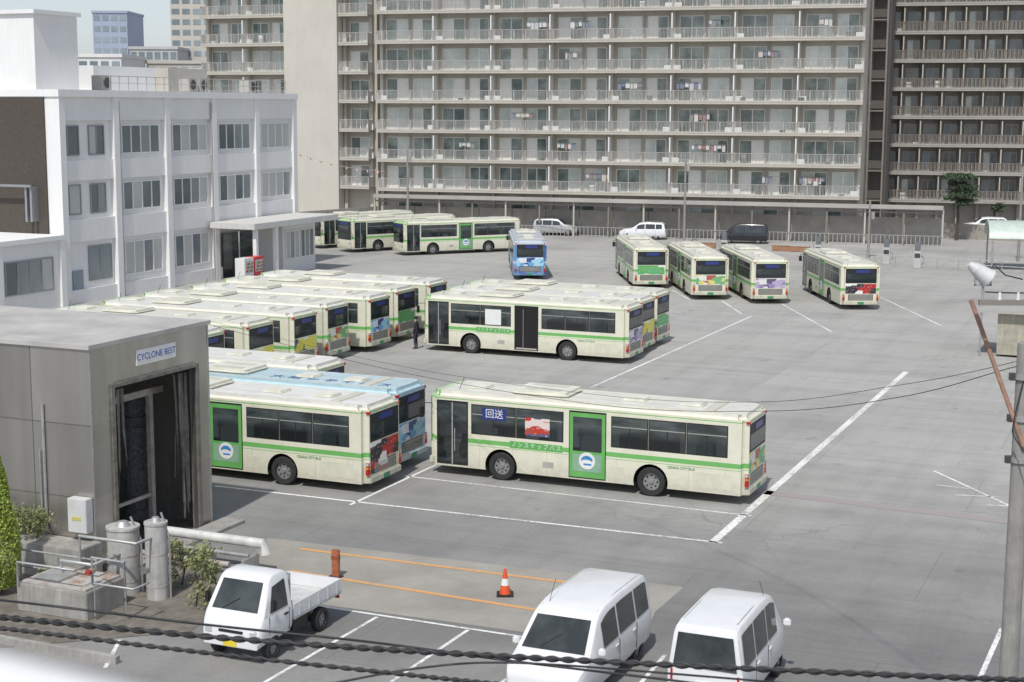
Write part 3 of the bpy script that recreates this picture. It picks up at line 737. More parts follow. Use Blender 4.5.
# ---------- near-left plant equipment ----------
TKM=mk('tank_pale',(.58,.57,.54),.7,var=.35,scale=2,streak=.25)
p=G(52,616)
r=root('concrete_tank','low concrete tank with rust stained lid','tank',p,YR)
s=MB(); s.box(-1.1,1.1,0,1.6,0,.72,CONC); s.ob('tank_wall',r,bevel=.02)
def rustmat():
    m,nt,b=nodes('rusty_steel'); v=tc(nt); n=noise(nt,v,2.2,6,.7)
    nt.links.new(ramp(nt,n,[(.46,(.42,.405,.38)),(.60,(.32,.23,.17)),(.75,(.22,.13,.09))]),b.inputs['Base Color']); b.inputs['Roughness'].default_value=.85
    return m
RUST=rustmat()
s=MB(); s.box(-1.0,1.0,.1,1.5,.72,.78,RUST); s.box(-.8,.0,.3,1.1,.78,.84,STEELG); s.ob('lid',r,bevel=.01)
for pts,rad in (([(-1.0,-.05,.72),(-1.0,-.05,1.3),(.8,-.05,1.3),(.8,.3,1.3)],.03),([(-.4,.9,.8),(-.4,.9,1.15),(.6,.9,1.15),(.6,2.0,1.15)],.05),([(.9,.5,.78),(.9,.5,1.5),(1.9,.5,1.5),(1.9,.5,.2)],.035),([(-.2,1.4,.78),(-.2,1.4,1.7),(1.6,1.4,1.7),(1.6,2.4,1.7)],.045),([(1.2,.2,.1),(1.2,.2,.95),(2.4,.2,.95),(2.4,.8,.95)],.03)):
    s=MB(); s.tube(pts,rad,STEELG,n=8); s.ob('pipe',r,smooth=50)
s=MB(); s.cyl((.9,.5,1.1),(.9,.5,1.2),.08,RUST,n=12); s.cyl((.9,.42,1.15),(.9,.3,1.15),.07,mk('valve_red',(.4,.05,.04),.5),n=12); s.ob('valve',r)
for (px,py,rr,hh,lab) in((125,592,.42,1.75,'pale grey cylindrical tank with lid'),(158,598,.29,2.0,'slim pale cylindrical tank with domed cap')):
    r=root('storage_tank',lab,'tank',G(px,py)); 
    s=MB(); s.cyl((0,0,0),(0,0,hh),rr,TKM,n=28); s.ob('shell',r,smooth=40)
    s=MB(); s.cyl((0,0,hh),(0,0,hh+.06),rr*1.06,TKM,n=28); s.cyl((0,0,hh+.06),(0,0,hh+.18),rr*.5,STEELG,r1=rr*.3,n=16); s.ob('lid',r,smooth=40)
    for z_ in(.35,hh*.6):
        s=MB(); s.cyl((0,0,z_),(0,0,z_+.04),rr*1.02,RUST,n=28); s.ob('hoop',r,smooth=40)
    s=MB(); s.tube([(rr+.05,0,0),(rr+.05,0,hh*.8),(rr*.5,0,hh+.3)],.03,STEELG); s.ob('pipe',r)
p0=G(168,560); 
r=root('pipe_rack','fat pale pipe running low along supports','pipe',p0,YR)
PWH=mk('pipe_white',(.62,.615,.59),.5,var=.3)
for pts,rad,mm,nn_ in (([(-.4,0,.85),(3.2,0,.85),(3.25,0,.55)],.14,PWH,12),([(-.5,-.3,.55),(2.9,-.3,.55)],.06,STEELG,8),([(-.5,-.5,.3),(2.4,-.5,.3)],.08,RUST,8)):
    s=MB(); s.tube(pts,rad,mm,n=nn_); s.ob('pipe',r,smooth=50)
for x in(0,1.5,2.9): MB().box(x-.05,x+.05,-.6,.14,0,.5,STEELG).ob('support',r)
p0=G(20,585)
r=root('guard_rail','galvanised pipe guard rail beside tanks','railing',p0,YR)
for z_ in(1.0,.55):
    s=MB(); s.tube([(0,0,z_),(2.6,0,z_)],.028,STEELG); s.ob('rail',r)
for x in(0.05,1.3,2.55): MB().cyl((x,0,0),(x,0,1.0),.03,STEELG,n=8).ob('post',r)
s=MB(); s.box(-3,1.6,0,.15,0,.18,CONC); k=s.ob('low_wall'); k.location=G(60,655); k.rotation_euler=(0,0,YR); tag(k,'low concrete kerb wall edging the planting','wall')
SOIL=mk('planting_soil',(.20,.18,.15),.95,var=.5,scale=2,bump=.5)
s=MB(); q=[G(-60,560),G(218,560),G(222,608),G(190,632),G(-80,655)]
s.quad([(a.x,a.y,.012) for a in q],SOIL); k=s.ob('planting_bed_ground'); k['kind']='structure'

# ---------- cone & bollard ----------
r=root('traffic_cone','orange traffic cone with white band and black base','traffic cone',G(505,595))
MB().box(-.22,.22,-.22,.22,0,.05,BLK).ob('base',r,bevel=.01)
s=MB(); s.cyl((0,0,.05),(0,0,.28),.15,ORANGE,r1=.11,n=20); s.cyl((0,0,.28),(0,0,.46),.11,WHT,r1=.075,n=20); s.cyl((0,0,.46),(0,0,.72),.075,ORANGE,r1=.03,n=20); s.ob('cone',r,smooth=50)
r=root('bollard','short wide rusty orange bollard on asphalt','bollard',G(336,577),YR)
MB().box(-.11,.11,-.06,.06,0,.78,mk('bollard_orange',(.42,.14,.07),.7,var=.5,scale=8)).ob('post',r,bevel=.02)
MB().box(-.113,.113,-.063,.063,.5,.6,mk('reflector',(.3,.09,.03),.3)).ob('reflective_band',r)
MB().box(-.18,.18,-.12,.12,0,.03,BLK).ob('base',r)

# ---------- windows for buildings ----------
WC={}
def winmesh(w,h,glass,n,frame):
    gl=glass if isinstance(glass,tuple) else (glass,)*n
    k=(round(w,2),round(h,2),tuple(g.name for g in gl),n,frame.name)
    if k in WC: return WC[k]
    m=MB(); t=.08
    for i in range(n):
        a,b_=-w/2+w*i/n,-w/2+w*(i+1)/n
        m.quad([(a,-.02,0),(b_,-.02,0),(b_,-.02,h),(a,-.02,h)],gl[i%len(gl)])
    m.box(-w/2,-w/2+t,-.07,0,0,h,frame); m.box(w/2-t,w/2,-.07,0,0,h,frame); m.box(-w/2+t,w/2-t,-.07,0,0,t,frame); m.box(-w/2+t,w/2-t,-.07,0,h-t,h,frame)
    for i in range(1,n): x=-w/2+w*i/n; m.box(x-.045,x+.045,-.06,0,t,h-t,frame)
    WC[k]=m.mesh('window'); return WC[k]
def windows(parent,specs,rz=0,cap=100):
    for s in specs[:cap]:
        put('window',winmesh(*s[3:]),parent,s[:3],rz)
    rest=specs[cap:]
    if rest:
        m=MB()
        c,sn=math.cos(rz),math.sin(rz)
        def T(x,y,z,s): return (s[0]+x*c-y*sn,s[1]+x*sn+y*c,s[2]+z)
        for s in rest:
            w,h=s[3],s[4]; gl=s[5] if isinstance(s[5],tuple) else (s[5],)*s[6]
            for i in range(s[6]):
                a,b_=-w/2+w*i/s[6],-w/2+w*(i+1)/s[6]
                m.quad([T(a,-.03,0,s),T(b_,-.03,0,s),T(b_,-.03,h,s),T(a,-.03,h,s)],gl[i%len(gl)])
            for i in range(s[6]+1):
                x=-w/2+w*i/s[6]; m.quad([T(x-.045,-.06,0,s),T(x+.045,-.06,0,s),T(x+.045,-.06,h,s),T(x-.045,-.06,h,s)],s[7])
            for z in(0,h-.08): m.quad([T(-w/2,-.065,z,s),T(w/2,-.065,z,s),T(w/2,-.065,z+.08,s),T(-w/2,-.065,z+.08,s)],s[7])
        o=m.ob('window',parent); o['kind']='stuff'
WFR=mk('white_window_frame',(.84,.84,.82),.4); GFR=mk('grey_window_frame',(.32,.33,.34),.4,.3); DFR=mk('dark_window_frame',(.06,.06,.065),.4)
def panes(n): return tuple(random.choice((OFFA,OFFA,OFFB,OFFB,OFFC)) for _ in range(n))

# ---------- OFFICE ----------
OC=G(62,306)
r=root('office_building','white three storey office with pilasters and tiled end wall','office',OC,YR)
LB=28.5; HO=13.3; bay=LB/5
w=MB(); w.box(-14,0,0,LB,0,HO,OFFW); w.ob('wall',r)
for i in range(6):
    y=i*bay; y0=min(max(y-.28,0),LB-.56); w=MB(); w.box(0,.38,y0,y0+.56,0,HO,OFFW); w.ob('pilaster',r)
for z0,z1 in((0,.9),(4.0,5.45),(7.95,9.25),(11.8,13.3)):
    for i in range(5):
        y0=i*bay+(.56 if i==0 else .28); y1=(i+1)*bay-(.28 if i<4 else .56)
        w=MB(); w.box(0,.22,y0,y1,z0,z1,OFFW); w.ob('spandrel',r)
w=MB(); w.box(-14.1,.45,-.1,LB+.1,HO,HO+.45,OFFW); w.ob('parapet',r)
sp=[]
for fl,(z0,hh) in enumerate(((1.35,2.3),(5.75,1.95),(9.55,1.95))):
    for i in range(5):
        yc=(i+.5)*bay
        if i==0 and fl>0:
            sp+= [(.02,yc-1.25,z0,1.2,hh,panes(1),1,GFR),(.02,yc+1.1,z0,1.6,hh,panes(2),2,GFR)]
        elif fl==0 and i>=3: continue
        elif fl==0 and i==0: sp.append((.02,yc+1.1,z0,2.4,hh,panes(2),2,GFR))
        else: sp.append((.02,yc+.1,z0,4.2,hh,panes(4),4,WFR))
windows(r,sp,math.pi/2)
w=MB(); w.box(0,.1,1.1,2.1,.02,2.15,mk('door_blue_grey',(.25,.33,.40),.4)); w.box(.1,.11,1.25,1.95,1.1,1.95,OFFB); w.ob('door',r)
w=MB(); w.box(-13.5,-.75,-.12,0,4.6,13.25,BROWNT); w.ob('tile_panel',r)
w=MB(); w.box(-6,-1.4,-.9,-.75,7.6,7.75,GFR); w.box(-2.0,-1.85,-.75,-.12,5.4,7.6,GFR); w.box(-1.6,-1.45,-.75,-.12,5.4,7.6,GFR); w.ob('escape_rail',r)
w=MB(); w.box(-13,.3,-12,-.0,0,4.3,OFFW); w.ob('wing_wall',r)
w=MB(); w.box(-13.2,.55,-12.2,-.13,4.3,4.6,OFFW); w.ob('wing_roof',r)
windows(r,[(.32,-3.3,1.2,4.4,2.1,panes(4),4,GFR),(.32,-9.0,1.2,4.4,2.1,panes(4),4,GFR)],math.pi/2)
for a_ in(-.5,-6.3):
    w=MB(); w.box(.3,.5,a_,a_+.5,0,4.3,OFFW); w.ob('wing_pilaster',r)
w=MB(); w.box(-13,-1.7,.4,4.6,HO+.45,18.5,OFFW); w.box(-13.2,-1.5,.2,4.8,18.5,18.75,OFFW); w.ob('penthouse',r)
w=MB(); w.box(-8,-4,9,16,HO+.45,HO+2.2,OFFW); w.ob('plant_room',r)
w=MB(); w.box(-7,-5,19,24,HO+.45,HO+2.3,APTS); w.ob('plant_room',r)
for yy in (7.5,17.5,18.9,25.5):
    w=MB(); w.box(-3.0,-2.1,yy,yy+1.0,HO+.5,HO+1.5,RAILM); w.cyl((-2.09,yy+.5,HO+1.0),(-2.05,yy+.5,HO+1.0),.38,DFR,n=18); w.ob('outdoor_unit',r,bevel=.02)
w=MB()
for y in range(6,29,1): w.cyl((-.3,y,HO+.45),(-.3,y,HO+1.4),.03,RAILM,n=5)
w.tube([(-.3,6,HO+1.4),(-.3,28,HO+1.4)],.03,RAILM); w.tube([(-.3,6,HO+.95),(-.3,28,HO+.95)],.02,RAILM); w.ob('roof_railing',r)
CW_=mk('canopy_white',(.66,.65,.62),.7,var=.15,streak=.1)
w=MB(); w.box(.46,2.6,LB-6,LB-1.2,0,3.9,OFFW); w.ob('entrance_block',r)
w=MB(); w.box(.46,4.3,LB-12.5,LB-.4,3.9,4.35,CW_); w.ob('entrance_canopy',r,bevel=.03)
for yy in(LB-12,LB-9.3): MB().box(3.8,4.1,yy,yy+.3,0,3.9,OFFW).ob('canopy_column',r)
windows(r,[(2.62,LB-4.7,1.1,2.0,2.2,panes(3),3,WFR),(2.62,LB-2.5,1.1,2.0,2.2,panes(3),3,WFR)],math.pi/2)
w=MB(); w.box(.2,.3,LB-10.6,LB-6.4,.05,3.4,BUSGLASS); w.box(.3,.34,LB-8.55,LB-8.45,.05,3.4,WFR); w.ob('entrance_door',r)
for yy in (bay*3-.38,bay+.38):
    w=MB(); w.tube([(.30,yy,0),(.30,yy,13)],.06,RAILM); w.ob('drain_pipe',r)
base=OC+U*4.75+V*(LB-14.6)
for i,c in enumerate(((.74,.74,.73),(.6,.05,.05))):
    q=root('vending_machine',['white vending machine beside office entrance','red vending machine beside office entrance'][i],'vending machine',base+V*(1.3*i),YR,'vending machines at the office')
    mm=mk('vending_%d'%i,c,.4)
    MB().box(-.4,.4,-.6,.6,0,2.1,mm).ob('cabinet',q,bevel=.02)
    MB().box(.4,.415,-.48,.48,1.05,1.9,mk('vending_glass',(.5,.52,.52),.15)).ob('display_window',q)
    MB().box(.4,.415,-.35,.35,.2,.4,DARK).ob('dispensing_slot',q)
    m=MB()
    for rr_ in range(3):
        for cc_ in range(7): m.box(.415,.43,-.42+cc_*.13,-.35+cc_*.13,1.12+rr_*.25,1.26+rr_*.25,[REDL,SIGNB,GRN,AMBL][(rr_*3+cc_)%4])
    k_=m.ob('drink_cans',q); k_['kind']='stuff'

# ---------- APARTMENTS ----------
def bars(m,x0,x1,y,z0,z1,step,mat,t=.012):
    n=int((x1-x0)/step)
    for i in range(n+1):
        x=x0+i*(x1-x0)/n
        m.add([(x-t,y,z0),(x+t,y,z0),(x+t,y,z1),(x-t,y,z1)],[(0,1,2,3)],mat)
def apartment(name,label,p,rz,L,nf,pitch,z0,wall,slab,sections,nu,depth=14,plain=None,dark=False):
    r=root(name,label,'apartment building',p,rz)
    Ht=z0+nf*pitch+.6
    w=MB(); w.box(0,L,0,depth,0,Ht,wall)
    w.ob('wall',r)
    if plain:
        for a,b_,mt in plain: MB().box(a,b_,-1.9,0,0,Ht+1,mt).ob('stair_tower',r)
    specs=[]
    part=WHT if not dark else APTS
    for (a,b_,nuu) in sections:
        uw=(b_-a)/nuu
        for i in range(nuu+1):
            x=min(max(a+i*uw,a+.15),b_-.15); MB().box(x-.16,x+.16,-.6,0,0,Ht,wall).ob('pier',r)
        for k in range(nf):
            z=z0+k*pitch
            bl=MB(); bl.box(a-.05,b_+.05,-1.75,0,z-.20,z,slab); bl.box(a-.05,b_+.05,-1.77,-1.65,z,z+.16,slab)
            for i in range(nuu+1):
                x=min(max(a+i*uw,a+.05),b_-.05); bl.box(x-.06,x+.06,-1.62,-.6,z,z+2.6 if 0<i<nuu else z+1.1,part)
            for i in range(nuu):
                if random.random()<.75 and not dark:
                    x=a+(i+random.choice((.06,.92)))*uw; bl.box(x-.4,x+.4,-.75,-.3,z,z+.6,WFR)
                if random.random()<.35:
                    x=a+(i+random.random())*uw; bl.box(x-.25,x+.25,-1.3,-1.0,z,z+random.uniform(.3,1.0),random.choice((DFR,WFR,BROWNM,GFR)))
            bo=bl.ob('balcony',r)
            rm=RAILM if not dark else BROWNM
            rl=MB(); bars(rl,a,b_,-1.71,z+.16,z+1.08,.14,rm,.022); rl.box(a-.05,b_+.05,-1.75,-1.67,z+1.08,z+1.14,rm)
            for i in range(nuu*5+1):
                x=a+(b_-a)*i/(nuu*5); rl.box(x-.035,x+.035,-1.74,-1.68,z+.16,z+1.08,rm)
            rl.ob('railing',bo)
            for i in range(nuu):
                g1=tuple(random.choice((APTG1,APTG1,APTG2,APTG3)) for _ in range(2)); g2=random.choice(((APTG1,APTG1),(APTG2,APTG1),(APTG2,APTG2),(APTG3,APTG1)))
                if dark: g1=random.choice(((DKG,DKG),(FARG,DKG),(APTG2,DKG))); g2=g1
                xa=a+i*uw
                if uw>5: specs+= [(xa+uw*.28,0,z+.05,uw*.40,2.35,g1,2,WFR),(xa+uw*.73,0,z+.05,uw*.34,2.35,g2,2,WFR)]
                else: specs.append((xa+uw*.5,0,z+.05,uw*.66,2.25,g1,2,WFR if not dark else RAILM))
    windows(r,specs)
    m=MB(); m.box(-.3,L+.3,-.3,depth+.3,Ht,Ht+.8,wall); m.ob('parapet',r)
    return r
def atdepth(px,d):
    X=(px-512)/F_PX*d; return Vector((X,(d-H*SP)/CP,0))
pl,pr=atdepth(383,166),atdepth(858,152.5)
dv=pr-pl; LA=dv.length; RA=math.atan2(dv.y,dv.x)
mainapt=apartment('apartment_building','long beige apartment block with rows of railed balconies',pl,RA,LA,9,3.05,4.2,APTW,APTS,[(0,LA,8)],8)
n=8; uw=LA/n
for i in range(n): 
    x=(i+.5)*uw; w=MB(); w.cyl((x,-.2,0),(x,-.2,31),.07,APTS,n=6); w.ob('drain_pipe',mainapt)
windows(mainapt,[((i+.5)*uw,0,.9,uw*.45,2.0,random.choice(((APTG1,APTG1),(APTG2,APTG1))),2,WFR) for i in range(8)])
pl2=atdepth(213,176); pr2=atdepth(378,169)
dv=pr2-pl2; L2w=dv.length
PALE=mk('blank_wall_pale',(.57,.54,.475),.8,var=.08,scale=.3,streak=.06)
apartment('apartment_building','beige apartment wing with tall blank stair wall',pl2,math.atan2(dv.y,dv.x),L2w,9,3.05,4.2,APTW,APTS,[(0,L2w*.50,2),(L2w*.82,L2w*.985,1)],3,plain=[(L2w*.50+.1,L2w*.82-.1,PALE)])
pl3=atdepth(876,172); pr3=atdepth(1120,166)
dv=pr3-pl3; L3=dv.length
apartment('apartment_building','grey brown apartment block with open galleries',pl3,math.atan2(dv.y,dv.x),L3,9,3.0,2.9,APTW2,mk('gallery_slab',(.37,.35,.32),.8,var=.15),[(0,L3,12)],7,dark=True)
ps=atdepth(862,158)
r=root('fire_escape_stair','dark steel stair tower between apartment blocks','staircase',ps,RA)
m=MB(); 
for x in(.2,1.7): 
    for y in(0,3): m.box(x-.08,x+.08,y-.1,y+.1,0,30,BROWNM)
m.ob('frame',r)
m=MB()
for k in range(10): 
    z=k*3.0+.5; m.box(.2,1.7,0,3,z,z+.12,BROWNM); m.add([(.3,.2,z+.1),(.3,1.2,z+.1),(1.6,1.2,z+1.5),(1.6,.2,z+1.5)],[(0,1,2,3)],BROWNM); m.box(.2,1.7,-.02,.02,z+.3,z+1.1,mk('mesh_dark',(.09,.08,.07),.7))
m.ob('stair_flight',r)
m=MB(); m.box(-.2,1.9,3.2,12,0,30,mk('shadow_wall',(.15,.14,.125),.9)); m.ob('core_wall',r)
LC=[(.62,.62,.62),(.20,.23,.30),(.34,.20,.20),(.55,.48,.44),(.26,.26,.27),(.5,.52,.55),(.58,.56,.5)]
for k in range(18):
    u=random.randrange(8); fl=random.randrange(6); q=Matrix.Rotation(RA,3,'Z')@Vector(((u+random.uniform(.2,.8))*uw,-1.0,4.2+3.05*fl))+pl
    r=root('hanging_laundry','laundry drying on an apartment balcony','laundry',q,RA,'laundry on balconies')
    m=MB(); x=-.9
    for i in range(random.randint(3,6)):
        ww=random.uniform(.2,.45); hh=random.uniform(.35,.8); ci=random.randrange(7); c=mk('cloth_%d'%ci,LC[ci],.9)
        m.box(x,x+ww,-.02,.02,1.9-hh,1.9,c); x+=ww+.08
    m.ob('clothes',r)
    MB().cyl((-1.1,0,1.92),(1.3,0,1.92),.02,RAILM,n=6).ob('drying_pole',r)

# ---------- distant buildings ----------
def farb(px0,px1,ytop,d,mat,label,floors,cols,dep=15,glass=FARG,rz=0):
    a,b_=atdepth(px0,d),atdepth(px1,d); L=(b_-a).length; Ht=H+(YH-ytop)/F_PX*d
    r=root('background_building',label,'building',a,rz)
    MB().box(0,L,0,dep,0,Ht,mat).ob('wall',r)
    MB().box(-.2,L+.2,-.2,dep+.2,Ht,Ht+.5,mat).ob('parapet',r)
    fh=Ht/floors; m=MB()
    for f in range(floors):
        for c in range(cols):
            x=L*(c+.5)/cols; ww=L/cols*.36
            m.quad([(x-ww,-.05,f*fh+fh*.3),(x+ww,-.05,f*fh+fh*.3),(x+ww,-.05,f*fh+fh*.8),(x-ww,-.05,f*fh+fh*.8)],glass)
    o=m.ob('window',r); o['kind']='stuff'
    return r
BLUEW=mk('far_blue_wall',(.34,.39,.50),.6,var=.1,scale=.1); FW=mk('far_white_wall',(.70,.69,.67),.8,var=.15,scale=.1); FBG=mk('far_beige_wall',(.50,.47,.42),.8,var=.15,scale=.1); FGR=mk('far_grey_wall',(.46,.46,.46),.8,var=.15,scale=.1)
farb(97,131,17,340,BLUEW,'blue glass faced high building beyond the depot',14,4)
farb(174,216,-30,300,FBG,'beige high rise apartment beyond the depot',20,4)
farb(133,180,52,290,FGR,'grey mid rise building beyond the depot',9,6)
farb(60,125,60,230,FW,'white low building behind the office',7,6)
farb(118,215,74,205,FW,'white long building with railed roof behind the office',5,9)
farb(150,214,66,245,FBG,'beige building with roof plant behind the office',7,6)
farb(-260,60,40,400,FGR,'grey distant building row',10,20)
farb(1024,1300,-10,260,FBG,'beige distant apartment building',16,12)
farb(300,1050,60,420,FGR,'grey distant city block',12,40)

# ---------- SHELTER along the back ----------
a,b_=G(378,230),G(942,246)
dv=b_-a; LS=dv.length; RS=math.atan2(dv.y,dv.x)
r=root('roofed_shelter','long grey roofed walkway shelter with slim posts','shelter',a,RS)
RF=mk('shelter_roof',(.42,.40,.37),.6,var=.2,scale=.3)
m=MB(); m.add([(0,-1.2,3.85),(LS,-1.2,3.85),(LS,1.6,3.5),(0,1.6,3.5),(0,-1.2,3.45),(LS,-1.2,3.45),(LS,1.6,3.2),(0,1.6,3.2)],[(0,1,2,3),(7,6,5,4),(0,4,5,1),(1,5,6,2),(2,6,7,3),(3,7,4,0)],RF); m.ob('roof',r)
n=16
for i in range(n+1): MB().box(LS*i/n-.08,LS*i/n+.08,-.9,-.74,0,3.45,BROWNM if i%2 else APTS).ob('post',r)
SPM=mk('shelter_panel',(.40,.375,.34),.8,var=.25,scale=.8)
for i in range(n): MB().box(LS*i/n+.03,LS*(i+1)/n-.03,1.45,1.55,0,2.5,SPM).ob('back_wall',r)
m=MB(); m.box(0,LS,-.85,-.8,3.05,3.2,BROWNM); m.ob('beam',r)
m=MB(); m.box(0,LS,-1.0,-.96,.95,1.0,RAILM); bars(m,0,LS,-.98,0,.95,.4,RAILM,.03); m.ob('railing',r)
for i,(px,py) in enumerate(((690,250),(706,251),(782,254),(800,255))):
    q=root('barrier_block','low orange and brown barrier block before shelter','barrier',G(px,py-3),RS,'barrier blocks by the shelter')
    MB().box(-.9,.9,-.2,.2,0,.5,mk('barrier_orange',(.36,.19,.11),.7,var=.3)).ob('block',q,bevel=.04)
    MB().box(-.85,.85,-.21,.21,.5,.55,mk('cap_cream',(.5,.46,.4),.7)).ob('cap',q,bevel=.02)
def boundary(p,q,hh,mat,name,label):
    d=q-p; m=MB(); m.box(0,d.length,0,.15,0,hh,mat); 
    o=m.ob(name,None,p,math.atan2(d.y,d.x)); tag(o,label,'wall'); return o
boundary(G(300,236),G(378,229),2.4,CONC,'boundary_wall','grey concrete boundary wall near office')
boundary(G(942,240)+Vector((0,3,0)),G(1100,246),1.5,mk('wall_brown',(.34,.31,.275),.8,var=.2),'boundary_wall','low brown boundary wall along the street')
p0,p1=D3(292,152,160),D3(385,172,156)
m=MB(); m.tube([p0,(p0+p1)/2-Vector((0,0,.4)),p1],.02,RAILM,n=4)
o=m.ob('bunting_line'); tag(o,'red and white pennants strung before apartment wall','bunting')
m=MB()
for i in range(18):
    t=(i+.5)/18; q=p0.lerp(p1,t)-Vector((0,0,.4*4*t*(1-t)))
    m.quad([q,q+Vector((.18,0,0)),q+Vector((.09,0,-.22))],mk('pennant_red',(.5,.1,.08),.8) if i%2 else WHT)
k_=m.ob('pennant',o); k_['kind']='stuff'
p0,p1=G(815,262),G(1024,274); d=p1-p0
r=root('pipe_fence','grey pipe fence at the yard edge','fence',p0,math.atan2(d.y,d.x))
for z_ in(.9,.5):
    m=MB(); m.tube([(0,0,z_),(d.length,0,z_)],.028,STEELG); m.ob('rail',r)
for i in range(11): MB().cyl((d.length*i/10,0,0),(d.length*i/10,0,.92),.035,STEELG,n=8).ob('post',r)
PG=mk('pump_grey',(.50,.50,.48),.45)
for px,py in((886,264),(917,268),(818,261),(724,256)):
    q=root('fuel_pump','slim upright grey and white dispenser beside yard fence','fuel pump',G(px,py),RS,'fuel dispensers')
    MB().box(-.28,.28,-.25,.25,0,1.4,PG).ob('cabinet',q,bevel=.03)
    MB().box(-.22,.22,-.27,-.25,.85,1.2,DFR).ob('display',q)
    MB().box(-.22,.22,-.2,.2,1.4,2.1,mk('pump_top',(.16,.17,.18),.4)).ob('head',q,bevel=.03)
    m=MB(); m.tube([(.29,0,1.0),(.5,0,.9),(.5,0,.4),(.3,0,.3)],.025,BLK); m.ob('hose',q)
p0=G(985,268)
r=root('yard_canopy','pale arched canopy on steel posts','canopy',p0,math.radians(-12))
m=MB(); vs=[];fs=[]
for i in range(9):
    a_=math.pi*i/8; y=-2.5*math.cos(a_); z=2.6+1.3*math.sin(a_)
    vs+= [(0,y,z),(12,y,z)]
for i in range(8): fs.append((2*i,2*i+1,2*i+3,2*i+2))
m.add(vs,fs,mk('canopy_sheet',(.50,.58,.51),.4,var=.15)); m.ob('roof',r,smooth=60)
for x in(.3,6,11.5):
    for y in(-2.4,2.4): MB().cyl((x,y,0),(x,y,2.6),.07,STEELG,n=8).ob('post',r)
p0=G(990,356)
r=root('yellow_shed','pale yellow roadside shelter with flat roof','shed',p0,YR)
YW=mk('pale_yellow_wall',(.48,.45,.36),.8,var=.3,streak=.2)
MB().box(.3,4,0,3,.1,2.3,YW).ob('wall',r,bevel=.02); MB().box(-.6,4.3,-.4,3.4,2.3,2.45,mk('shed_roof',(.4,.39,.36),.7)).ob('roof',r)
MB().cyl((-.5,-.3,0),(-.5,-.3,2.3),.05,STEELG,n=8).ob('post',r)
for px,py,hh in((408,236,9),(684,244,8.5),(1018,262,8),(868,258,5)):
    q=root('utility_pole','slim concrete utility pole near the shelter','utility pole',G(px,py),RS,'utility poles by the shelter')
    MB().cyl((0,0,0),(0,0,hh),.13,CONCP,r1=.09,n=10).ob('shaft',q,smooth=50)
    MB().box(-.6,.6,-.05,.05,hh-.6,hh-.5,STEELG).ob('crossarm',q)
    MB().cyl((.3,-.2,hh-1.6),(.3,-.2,hh-1.0),.16,STEELG,n=10).ob('transformer',q)

# ---------- TREES ----------
def leafmat(name,c1,c2):
    m,nt,b=nodes(name); g=nnode(nt,'ShaderNodeNewGeometry')
    n=noise(nt,g.outputs['Position'],3.5,3,.7)
    nt.links.new(ramp(nt,n,[(.35,c1),(.65,c2)]),b.inputs['Base Color']); b.inputs['Roughness'].default_value=.7
    return m
def leaves(pts_fn,n,size,mat,name,parent):
    m=MB(); vs=[];fs=[]
    for i in range(n):
        p=pts_fn(); d=Vector((random.gauss(0,1),random.gauss(0,1),random.gauss(0,.8))).normalized(); a=d.orthogonal().normalized(); b=d.cross(a)
        s=size*random.uniform(.6,1.4); o=len(vs)
        vs+= [p+a*s,p+b*s*.5,p-a*s,p-b*s*.5]; fs.append((o,o+1,o+2,o+3))
    m.add(vs,fs,mat); return m.ob(name,parent)
def clumptree(name,label,p,h,rw,n,size,lm,cl=9,trunk=.14,flat=.5,base=.35):
    r=root(name,label,'tree',p)
    t=MB(); BK=mk('bark',(.10,.075,.055),.9,var=.4,scale=8,bump=.5)
    t.tube([(0,0,0),(.08,.03,h*.35),(-.05,.05,h*.7),(0,0,h*.92)],[trunk,trunk*.8,trunk*.5,trunk*.2],BK,n=8)
    cs=[]
    for i in range(cl):
        a=random.uniform(0,6.28); zz=h*(base+(1-base)*random.random()**.9); rr=rw*random.uniform(.3,.9)*(1-.5*(zz/h-base)/(1-base))
        c=Vector((rr*math.cos(a),rr*math.sin(a),zz)); cs.append((c,rw*random.uniform(.28,.48)))
        t.tube([(0,0,max(h*.15,zz-rr*.6)),c*.6+Vector((0,0,zz*.36)),c],[trunk*.4,trunk*.25,trunk*.08],BK,n=5)
    t.ob('trunk',r,smooth=60)
    def f():
        c,s=random.choice(cs); d=Vector((random.gauss(0,.5),random.gauss(0,.5),random.gauss(0,.5)*flat)); return c+d*s
    leaves(f,n,size,lm,'crown',r); return r
LM1=leafmat('leaf_dark',(.02,.04,.02),(.07,.11,.05)); LM2=leafmat('leaf_bright',(.20,.28,.04),(.42,.50,.10)); LM3=leafmat('leaf_shrub',(.11,.13,.05),(.34,.36,.15))
clumptree('pine_tree','dark pine tree with flat layered crown behind fence',G(962,242)+Vector((0,2,0)),6.4,2.3,4500,.12,LM1,15,.18,.25,.55)
clumptree('garden_tree','small dark tree against the apartment block',G(828,240)+Vector((0,3,0)),3.4,1.2,1400,.12,LM1,8)
clumptree('garden_tree','small dark tree at the street edge',G(1012,236)+Vector((0,6,0)),3.0,1.1,1100,.12,LM1,8)
r=root('conifer_tree','narrow yellow green pointed conifer','tree',G(0,594))
t=MB(); t.tube([(0,0,0),(0,0,3.6)],[.09,.02],mk('bark',(.1,.07,.05),.9),n=8); t.ob('trunk',r)
def cf():
    z=random.uniform(.03,1)**.85; a=random.uniform(0,6.28); rr=.60*min(1,((1-z)*1.35))**.75*min(1,.55+z*2)*random.uniform(.7,1.0)*(1+.10*math.sin(a*4+z*17))
    return Vector((rr*math.cos(a),rr*math.sin(a),z*4.2))
leaves(cf,17000,.040,LM2,'crown',r)
